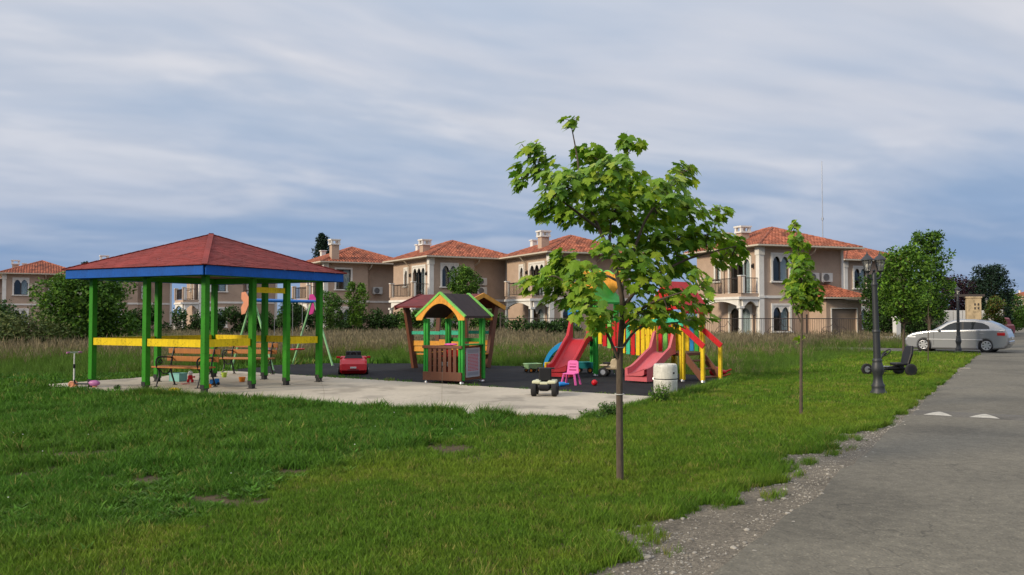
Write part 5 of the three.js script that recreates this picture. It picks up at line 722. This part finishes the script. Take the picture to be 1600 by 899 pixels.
function streetLamp(px, d, label, twin, lean = 0) {
  const t = thing('street_lamp', label, 'street lamp', V(gx(px, d), 0, -d), 0.3, 'black iron street lamps along the road'); t.rotation.z = lean;
  mk('base', lathe([[0, 0], [0.16, 0], [0.165, 0.05], [0.13, 0.09], [0.12, 0.16], [0.135, 0.19], [0.105, 0.23], [0.085, 0.32], [0.088, 0.4], [0.115, 0.48], [0.12, 0.55], [0.095, 0.64], [0.085, 0.68], [0.1, 0.7], [0.075, 0.74]], 20), M.lampIron, t);
  mk('pole', lathe([[0.072, 0.72], [0.068, 1.25], [0.08, 1.27], [0.08, 1.3], [0.06, 1.33], [0.052, 2.2], [0.066, 2.22], [0.066, 2.26], [0.045, 2.3], [0.042, 2.48], [0, 2.5]], 16), M.lampIron, t);
  if (twin) { mk('arms', [tube([V(0, 2.35, 0), V(-0.1, 2.36, 0), V(-0.16, 2.42, 0), V(-0.155, 2.5, 0)], 0.018), tube([V(0, 2.35, 0), V(0.1, 2.36, 0), V(0.16, 2.42, 0), V(0.155, 2.5, 0)], 0.018), ball(0.03, 0, 2.52, 0)], M.lampIron, t); lantern(t, -0.155, 2.5); lantern(t, 0.155, 2.5); } else lantern(t, 0, 2.5);
}
streetLamp(1371, 17.6, 'black twin lantern street lamp standing nearest, beside the pedal kart', true, rad(1.6));
streetLamp(1497, 37, 'black street lamp standing in front of the silver car', false);
streetLamp(1542, 60, 'black street lamp behind the silver car by the white wall', false); streetLamp(1568, 68, 'farthest black street lamp, before the trees at the road', false);

// ---------- pedal kart ----------
{
  const p = ground(1393, 588), t = thing('pedal_kart', 'black pedal kart with high seat on the lawn behind the lamp post', 'pedal kart', V(p.x, 0.02, p.z), rad(186));
  mk('frame', [tube([V(0.55, 0.2, 0), V(0.2, 0.16, 0), V(-0.2, 0.16, 0), V(-0.45, 0.18, 0)], 0.03), rod(V(0.5, 0.16, -0.25), V(0.5, 0.16, 0.25), 0.02), rod(V(-0.38, 0.17, -0.3), V(-0.38, 0.17, 0.3), 0.02), rbox(0.4, 0.08, 0.12, -0.05, 0.2, 0.0, 0.02)], M.iron, t); mk('chain_guard', rbox(0.55, 0.05, 0.03, 0.05, 0.22, 0.09, 0.012), M.steel, t);
  mk('seat', [rbox(0.34, 0.07, 0.36, -0.22, 0.3, 0, 0.03, 2), plate([[-0.16, 0], [0.16, 0], [0.19, 0.26], [0.13, 0.46], [-0.13, 0.46], [-0.19, 0.26]], 0.08, 0.02).rotateY(Math.PI / 2).rotateZ(0.28).translate(-0.4, 0.32, 0)], M.black, t);
  mk('steering_column', [rod(V(0.46, 0.22, 0), V(0.2, 0.56, 0), 0.024), rod(V(0.2, 0.56, 0), V(0.13, 0.6, 0), 0.028)], M.iron, t); mk('steering_wheel', new THREE.TorusGeometry(0.13, 0.016, 8, 22).rotateY(Math.PI / 2).rotateZ(0.85).translate(0.13, 0.6, 0), M.black, t); mk('pedals', [rbox(0.08, 0.02, 0.1, 0.28, 0.28, 0.16, 0.006), rbox(0.08, 0.02, 0.1, 0.28, 0.12, -0.16, 0.006), rod(V(0.28, 0.2, -0.12), V(0.28, 0.2, 0.12), 0.014)], M.black, t);
  for (const z of [-0.3, 0.3]) { fatWheel(t, 0.15, 0.07, 0.52, 0.15, z, M.rim, 'front_wheel', 'z'); fatWheel(t, 0.16, 0.08, -0.38, 0.16, z, M.iron, 'rear_wheel', 'z'); }
}
// ---------- silver car; x towards its nose ----------
{
  const c = V(gx(1497, 38.9), 0.012, -38.9), dir = V(RN.x + 0.12 * RD.x, 0, RN.z + 0.12 * RD.z), turn = Math.atan2(-dir.z, dir.x);
  const t = thing('parked_car', 'silver hatchback parked across the driveway with its rear at the road', 'car', c, turn), _s = t.scale.setScalar(0.97), wf = 1.33, wr = -1.27, R = 0.31, AR = 0.36, hw = 0.85;
  const arch = (x) => { const o = []; for (let k = 0; k <= 12; k++) { const a = Math.PI * (k / 12); o.push([x + AR * Math.cos(Math.PI - a) * -1, 0.3 + AR * Math.sin(a)]); } return o; };
  // outline of the lower body, anticlockwise from the rear sill: arches are cut into it
  const low = [[-2.1, 0.34], [-2.16, 0.5], [-2.17, 0.66], [-2.12, 0.82], [-2.05, 0.97], [-1.5, 0.975], [-0.4, 0.945], [0.7, 0.915], [1.05, 0.90], [1.5, 0.84], [1.85, 0.76], [2.05, 0.66], [2.13, 0.52], [2.12, 0.34], [2.0, 0.22], [wf + AR, 0.22], ...arch(wf), [wf - AR, 0.2], [wr + AR, 0.2], ...arch(wr), [wr - AR, 0.22], [-2.0, 0.25]];
  const g = plate(low.map(([x, y]) => [x * 0.965, y]), 2 * hw, 0.08, [], 3); mk('body', g, M.carPaint, t);
  // cabin: side outline raised and drawn in towards the roof
  const roofL = [[-2.02, 0.955], [-1.98, 1.0], [-1.66, 1.22], [-1.3, 1.37], [-0.8, 1.435], [-0.3, 1.445], [0.05, 1.41], [0.35, 1.29], [0.68, 1.08], [0.95, 0.925], [0.98, 0.88], [-2.02, 0.9]];
  const cg = plate(roofL, 2 * (hw - 0.06), 0.05), cp = cg.attributes.position, inset = (y) => 1 - 0.27 * Math.max(0, y - 0.9) / 0.55; for (let i = 0; i < cp.count; i++) cp.setZ(i, cp.getZ(i) * inset(cp.getY(i))); cg.computeVertexNormals(); const cab = mk('cabin', cg, M.carPaint, t);
  const sideZ = (y) => (hw - 0.06) * inset(y) + 0.006, pane = (pts, s) => { const q = plate(pts, 0.02), p2 = q.attributes.position; for (let i = 0; i < p2.count; i++) p2.setZ(i, p2.getZ(i) + s * sideZ(p2.getY(i))); q.computeVertexNormals(); return q; };
  for (const s of [-1, 1]) {
    mk('side_window', pane([[0.66, 0.975], [0.3, 1.235], [0.03, 1.34], [-0.26, 1.37], [-0.28, 0.985]], s), M.carGlass, t); mk('side_window', pane([[-0.36, 0.985], [-0.34, 1.37], [-0.8, 1.365], [-1.15, 1.30], [-1.36, 1.18], [-1.42, 1.0]], s), M.carGlass, t);
    mk('pillar', pane([[-0.28, 0.985], [-0.26, 1.37], [-0.34, 1.37], [-0.36, 0.985]], s * 1.003), M.carTrim, t);
    for (const x of [-0.28, -1.25]) mk('door_handle', rbox(0.2, 0.035, 0.04, x + 0.15, 0.84, s * (hw - 0.012), 0.01), M.carPaint, t);
    mk('side_strip', rbox(2.3, 0.05, 0.03, 0.02, 0.56, s * (hw + 0.0), 0.01), mat([0.40, 0.41, 0.42], 0.4, { metalness: 0.4 }), t); for (const x of [0.88, -0.24]) mk('door_gap', box(0.012, 0.66, 0.01, x, 0.61, s * (hw - 0.002)), M.carTrim, t); mk('sill', rbox(1.9, 0.06, 0.05, 0.03, 0.2, s * (hw - 0.04), 0.015), M.carTrim, t);
    mk('mirror', rbox(0.12, 0.11, 0.18, 0.66, 1.0, s * (hw + 0.05), 0.04, 2), M.carPaint, t);
    mk('tail_light', rbox(0.34, 0.17, 0.14, -1.86, 0.83, s * 0.79, 0.04, 2), M.tail, t); mk('headlight', rbox(0.36, 0.13, 0.2, 1.80, 0.67, s * 0.755, 0.05, 2), M.head, t);
    for (const x of [wf, wr]) {
      const zc = s * (hw - 0.11), wh = mk('wheel', lathe([[0.19, -0.09], [0.28, -0.1], [R, -0.07], [R, 0.07], [0.28, 0.1], [0.19, 0.09]], 30).rotateX(Math.PI / 2).translate(x, R, zc), M.tyre, t), sp = [cyl(0.205, 0.205, 0.06, 0, 0, 0, 28)]; sp[0].rotateX(Math.PI / 2).translate(x, R, zc + s * 0.02);
      mk('rim_back', sp, M.carTrim, wh); const sk = [new THREE.TorusGeometry(0.19, 0.018, 6, 28).translate(x, R, zc + s * 0.085), cyl(0.05, 0.05, 0.03, 0, 0, 0, 14).rotateX(Math.PI / 2).translate(x, R, zc + s * 0.085)]; for (let k = 0; k < 7; k++) { const a = k / 7 * 6.283; sk.push(beam(V(x + 0.03 * Math.cos(a), R + 0.03 * Math.sin(a), zc + s * 0.08), V(x + 0.185 * Math.cos(a), R + 0.185 * Math.sin(a), zc + s * 0.08), 0.02, 0.075)); } mk('rim', sk, M.rim, wh);
      mk('wheel_arch_liner', lathe([[0.0, -0.1], [0.35, -0.1], [0.35, 0.1]], 20).rotateX(Math.PI / 2).translate(x, 0.31, s * (hw - 0.26)), M.carTrim, t);
    }
  }
  mk('rear_window', pane([[0, 0]], 1) && plate([[-0.5, 0], [0.5, 0], [0.42, 0.36], [-0.42, 0.36]], 0.02).rotateY(-Math.PI / 2).rotateZ(-0.98).translate(-1.985, 1.05, 0), M.carGlass, t); mk('windscreen', plate([[-0.6, 0], [0.6, 0], [0.48, 0.5], [-0.48, 0.5]], 0.02).rotateY(Math.PI / 2).rotateZ(0.87).translate(0.82, 1.03, 0), M.carGlass, t);
  mk('bumper', [rbox(0.14, 0.2, 1.5, -2.12, 0.45, 0, 0.06, 2)], M.carPaint, t); mk('number_plate', rbox(0.02, 0.11, 0.5, -2.19, 0.66, 0, 0.005), M.white, t); mk('under_body', box(3.6, 0.12, 1.3, 0, 0.22, 0), M.carTrim, t);
  const c2 = thing('parked_car', 'dark red car partly hidden behind the rear of the silver hatchback', 'car', V(gx(1553, 66), 0.012, -66), turn + 1.4); mk('body', [plate([[-2, 0.35], [-2.05, 0.7], [-1.9, 0.85], [1.2, 0.85], [1.9, 0.7], [2, 0.4], [1.8, 0.25], [-1.8, 0.25]], 1.65, 0.1)], M.carRed, c2); mk('cabin', plate([[-1.8, 0.83], [-1.3, 1.35], [0.1, 1.4], [0.9, 0.83]], 1.4, 0.1), M.carRed, c2); mk('rear_window', box(0.02, 0.4, 1.1, -1.62, 1.1, 0, 0, 0, -0.75), M.carGlass, c2); for (const x of [-1.25, 1.25]) for (const z of [-0.75, 0.75]) fatWheel(c2, 0.31, 0.2, x, 0.31, z, M.rim, 'wheel', 'z'); 
}

// ---------- the young maples ----------
const LEAF_OUT = [[0, 0], [0.2, -0.11], [0.25, 0.0], [0.5, 0.05], [0.4, 0.18], [0.45, 0.27], [0.64, 0.5], [0.45, 0.5], [0.38, 0.6], [0.2, 0.5], [0.25, 0.72], [0.12, 0.8], [0, 1.06]];
function leafGeo(v) {
  const r = rng(v + 3), o = [...LEAF_OUT, ...LEAF_OUT.slice(1, -1).reverse().map(([x, y]) => [-x, y])].map(([x, y]) => [x * (0.92 + 0.16 * r()), y * (0.94 + 0.12 * r())]), P = [], bend = (x, y) => [x, y, -0.28 * x * x - 0.16 * y * y + 0.12 * Math.abs(x) * (v % 2 ? 1 : 0.2) + 0.03 * Math.sin(x * 9 + v)];
  const c = bend(0, 0.34); for (let i = 0; i < o.length; i++) P.push(...c, ...bend(...o[i]), ...bend(...o[(i + 1) % o.length])); P.push(-0.012, 0, 0, 0.012, 0, 0, 0, -0.55, -0.1);
  const g = new THREE.BufferGeometry(); g.setAttribute('position', new THREE.Float32BufferAttribute(P, 3)); g.computeVertexNormals(); g.setAttribute('uv', new THREE.Float32BufferAttribute(new Float32Array(P.length / 3 * 2), 2)); g.userData.ready = true; return g;
}
const leafGeos = [0, 1, 2, 3].map(leafGeo), MAPLE = [[0.19, 0.345, 0.014], [0.25, 0.40, 0.018], [0.15, 0.30, 0.014], [0.10, 0.235, 0.014], [0.31, 0.42, 0.025]];
const leafMats = MAPLE.map((c) => mat(c, 0.55, { side: THREE.DoubleSide, transmission: 0.42, thickness: 0, specularIntensity: 0.5 })); leafMats.forEach((m) => { m.roughness = 0.7; });
function maple(name, label, base, d, limbs, clusters, size, nSingle, seed, rTrunk, group) {
  const r = rng(seed), o = ground(...base), t = thing(name, label, 'tree', V(o.x, 0, o.z), 0, group), dd = -o.z, loc = ([px, py, dz = 0]) => { const p = at(px, py, dd + dz); return V(p.x - o.x, p.y, p.z - o.z); };
  const tg = [], nodes = []; limbs.forEach((L, li) => { const pts = L.p.map(loc); const curve = new THREE.CatmullRomCurve3(pts), n = pts.length * 4; let prev = curve.getPoint(0); if (!li) prev.y = -0.05; for (let k = 1; k <= n; k++) { const q = curve.getPoint(k / n), ra = lerp(L.r0, L.r1, (k - 1) / n), rb = lerp(L.r0, L.r1, k / n); tg.push(rod(prev, q, ra, rb, li ? 6 : 10)); if (k > n * 0.25 || li) nodes.push(q); prev = q; } });
  const leaves = []; let ci = 0;
  const placed = clusters.map((q) => [...q.slice(0, 5), loc([q[0], q[1], q[5] ?? (r() - 0.5) * 1.3])]), limbNodes = nodes.slice(), gap = (c) => Math.min(...limbNodes.map((q) => q.distanceTo(c))); placed.sort((a, b) => gap(a[5]) - gap(b[5]));
  for (const [px, py, rx, ry, n, c] of placed) {
    const k = dd / FOCAL, near = nodes.reduce((b, q) => (q.distanceTo(c) < b.distanceTo(c) ? q : b), nodes[0]); const bendP = near.clone().lerp(c, 0.5).add(V((r() - 0.5) * 0.12, -0.05 - 0.05 * r(), (r() - 0.5) * 0.12)); tg.push(rod(near, bendP, 0.008, 0.006, 5), rod(bendP, c, 0.006, 0.004, 5)); nodes.push(c); ci++;
    for (let i = 0; i < n * (name === 'maple_tree' && rTrunk > 0.045 ? (py > 478 ? 1.15 : 1.7) : 1.3); i++) {
      const a = r() * 6.283, u = r() * 2 - 1, q = Math.cbrt(r()) * 1.05, s = Math.sqrt(1 - u * u), off = V(Math.cos(a) * s * rx * k * q, u * ry * k * q, Math.sin(a) * s * (rx + ry) / 2 * k * q * 1.15), p = c.clone().add(off);
      const outward = off.clone().setY(0).add(V(c.x * 0.3, 0, c.z * 0.3)).add(V(r() - 0.5, 0, r() - 0.5).multiplyScalar(0.35)).normalize(), dr = 0.25 + 0.85 * r(), tip = outward.clone().multiplyScalar(Math.cos(dr)).add(V(0, -Math.sin(dr), 0)), nrm = V(0, 1, 0).add(outward.clone().multiplyScalar(0.5)).add(V(r() - 0.5, r() - 0.5, r() - 0.5).multiplyScalar(0.9)), x = tip.clone().cross(nrm).normalize(), z = x.clone().cross(tip).normalize();
      leaves.push({ p, q: new THREE.Quaternion().setFromRotationMatrix(new THREE.Matrix4().makeBasis(x, tip, z)), s: size * (0.62 + 0.6 * r()), g: Math.floor(r() * 4), m: Math.floor(Math.pow(r(), 1.1) * 5), dist: -(p.z) });
      if (i % 5 === 0) tg.push(rod(c, p, 0.0035, 0.0022, 4));
    }
  }
  mk('trunk', tg, M.bark, t);
  leaves.sort((a, b) => a.dist - b.dist);
  const rest = []; leaves.forEach((l, i) => {
    if (i < nSingle) { const m = mk('leaf', leafGeos[l.g], leafMats[l.m], t); m.position.copy(l.p); m.quaternion.copy(l.q); m.scale.setScalar(l.s); }
    else { const g = leafGeos[l.g].clone().applyMatrix4(new THREE.Matrix4().compose(l.p, l.q, V(l.s, l.s, l.s))), n = g.attributes.position.count, c = new Float32Array(n * 3); for (let k = 0; k < n; k++) c.set(MAPLE[l.m], k * 3); g.setAttribute('color', new THREE.BufferAttribute(c, 3)); rest.push(g); }
  });
  const fo = mk('foliage', rest, M.leaf, t); fo.userData.kind = 'stuff'; return t;
}
{
  const limbs = [
    { p: [[969, 755], [968, 640], [969, 545], [973, 480], [967, 440], [955, 400], [938, 362], [922, 325], [908, 285], [901, 240, 0.1], [893, 198, 0.1]], r0: 0.036, r1: 0.005 },
    { p: [[973, 482], [1000, 448, 0.05], [1035, 425, 0.1], [1075, 405, 0.1], [1120, 392, 0], [1150, 385, 0]], r0: 0.022, r1: 0.005 }, { p: [[967, 440], [990, 392, -0.1], [1010, 342, -0.15], [1040, 302, -0.2], [1065, 272, -0.2]], r0: 0.02, r1: 0.005 },
    { p: [[952, 393], [955, 342, 0.2], [965, 285, 0.3], [984, 228, 0.3]], r0: 0.017, r1: 0.005 }, { p: [[936, 358], [902, 332, -0.2], [866, 302, -0.3], [832, 250, -0.3], [815, 225, -0.3]], r0: 0.016, r1: 0.004 },
    { p: [[968, 565], [940, 505, -0.15], [905, 465, -0.3], [868, 432, -0.3], [838, 440, -0.3]], r0: 0.018, r1: 0.004 }, { p: [[969, 548], [1000, 512, 0.2], [1050, 505, 0.3], [1095, 500, 0.3]], r0: 0.016, r1: 0.004 },
    { p: [[972, 515], [1010, 478, -0.3], [1050, 462, -0.45], [1090, 450, -0.5]], r0: 0.016, r1: 0.004 }, { p: [[967, 440], [940, 430, 0.3], [905, 440, 0.5], [880, 405, 0.5]], r0: 0.014, r1: 0.004 }, { p: [[970, 465], [985, 420, 0.4], [1030, 385, 0.6], [1080, 360, 0.6]], r0: 0.014, r1: 0.004 },
  ];
  const cl = [[893, 188, 13, 14, 9, 0.1], [832, 232, 20, 18, 22, -0.3], [814, 275, 12, 22, 18, -0.2], [848, 262, 24, 24, 34], [880, 290, 36, 28, 66], [860, 325, 28, 22, 42], [920, 242, 26, 20, 42], [935, 282, 38, 32, 76], [985, 224, 20, 16, 22, 0.3], [960, 258, 24, 20, 36], [985, 292, 38, 28, 66], [960, 330, 42, 32, 76], [905, 335, 38, 20, 46], [1065, 270, 24, 20, 32], [1040, 296, 32, 22, 46], [1025, 330, 38, 28, 62], [1075, 325, 28, 20, 38], [1120, 330, 22, 13, 20], [1000, 370, 42, 28, 70], [1055, 375, 42, 28, 66], [1105, 367, 36, 24, 48], [1145, 386, 22, 22, 26], [1130, 405, 22, 16, 18], [955, 385, 32, 22, 28], [1000, 410, 42, 22, 46], [1060, 415, 32, 20, 36], [880, 402, 22, 18, 26], [870, 430, 32, 22, 46], [835, 440, 24, 15, 26], [910, 432, 28, 28, 36], [890, 465, 42, 18, 42], [920, 480, 32, 18, 32], [940, 500, 28, 18, 28], [1000, 490, 36, 22, 40], [1050, 470, 36, 24, 44], [1090, 450, 22, 28, 30], [1060, 503, 36, 16, 28], [1100, 490, 16, 24, 18], [1010, 440, 34, 20, 34]];
  const mt = maple('maple_tree', 'young maple with large bright leaves standing in the foreground lawn', [969, 755], 8.3, limbs, cl, 0.098, 300, 12, 0.05, 'young trees on the lawn');
  for (const y of [0.85, 1.3]) mk('tie', new THREE.TorusGeometry(0.042, 0.005, 6, 20).rotateX(Math.PI / 2 + 0.06).translate(-0.003, y, 0), M.ac, mt);
  const l2 = [{ p: [[1252, 650], [1252, 560], [1253, 500], [1252, 440], [1248, 390], [1243, 350]], r0: 0.027, r1: 0.004 }, { p: [[1252, 505], [1240, 475], [1232, 455]], r0: 0.012, r1: 0.004 }, { p: [[1252, 490], [1268, 465], [1278, 445]], r0: 0.012, r1: 0.004 }];
  const c2 = [[1241, 353, 7, 9, 16], [1243, 372, 9, 10, 26], [1252, 380, 12, 8, 22], [1247, 398, 11, 12, 34], [1250, 418, 15, 12, 40], [1262, 412, 10, 8, 18], [1244, 438, 14, 12, 40], [1262, 438, 14, 12, 36], [1240, 458, 14, 10, 34], [1258, 462, 18, 12, 44], [1275, 455, 10, 12, 22], [1268, 475, 14, 8, 24], [1255, 478, 14, 7, 20], [1251, 528, 6, 5, 6], [1249, 408, 12, 14, 30], [1254, 450, 18, 14, 40]];
  maple('maple_tree', 'slender young maple with narrow crown in front of the house with the garage', [1252, 650], 13.9, l2, c2.map((c) => [c[0], c[1], c[2] * 1.25, c[3] * 1.1, c[4], 0].map((v, i) => (i === 5 ? ((c[0] * 7) % 10 - 5) * 0.05 : v))), 0.1, 60, 31, 0.04, 'young trees on the lawn');
}
// ---------- weeds at the slab corner and by the barrel ----------
function weed(px, py, h, w, n, label, seed, cols = LEAF.mid) {
  const r = rng(seed), p = ground(px, py), t = thing('weed_plant', label, 'weed', V(p.x, 0, p.z), 0, 'tall weeds along the slab edge'), st = [], P = [], C = [];
  for (let i = 0; i < n; i++) { const a = r() * 6.283, q = Math.sqrt(r()) * w, hh = h * (0.5 + 0.5 * r()), A = V(Math.cos(a) * q * 0.5, -0.01, Math.sin(a) * q * 0.5), B = V(Math.cos(a) * q * 1.2, hh, Math.sin(a) * q * 1.2); st.push(rod(A, B, 0.004, 0.002, 4)); for (let k = 0; k < 24; k++) { const c = cols[Math.floor(r() * cols.length)], f = 0.8 + 0.6 * r(); leafPush(P, C, A.clone().lerp(B, 0.1 + 0.9 * k / 24), 0.05 * (1.2 - 0.6 * k / 24) * (0.7 + 0.6 * r()), r, c.map((v) => v * f)); } }
  const g = new THREE.BufferGeometry(); g.setAttribute('position', new THREE.Float32BufferAttribute(P, 3)); g.setAttribute('color', new THREE.Float32BufferAttribute(C, 3)); g.computeVertexNormals(); mk('stems', st, M.barkDark, t).userData.kind = 'stuff'; mk('leaves', g, M.leaf, t).userData.kind = 'stuff';
}
weed(1032, 630, 0.42, 0.2, 34, 'leafy green weed growing in front of the white barrel', 3, LEAF.fresh); weed(956, 652, 0.26, 0.22, 30, 'low leafy weed left of the maple trunk at the slab edge', 4, LEAF.mid); weed(925, 655, 0.14, 0.25, 22, 'small dark weed on the front corner of the slab', 5, LEAF.mid); weed(870, 661, 0.13, 0.18, 18, 'reddish green dock weed at the slab front edge', 6, LEAF.rust); weed(182, 611, 0.14, 0.12, 10, 'small weed at the slab edge beside the left gazebo post', 7, LEAF.dark);
{ const r = rng(77); for (const [px, h, lab] of [[690, 0.75, 'single tall dry grass stalk before the playhouse front'], [505, 0.55, 'thin bent dry grass stalk at the slab edge below the swing']]) { const p = ground(px, px > 600 ? 645 : 633); one('grass_stalk', lab, 'grass stalk', [tube([V(0, -0.02, 0), V(0.005, h * 0.5, 0), V(px > 600 ? 0.01 : -0.12, h, 0)], 0.0022, 10, 4)], M.stake, V(p.x, 0, p.z), 0, 'dry stalks at the slab edge'); } }

scene.traverse((o) => { if (o.isMesh) { o.castShadow = true; o.receiveShadow = true; } });
renderer.render(scene, camera);
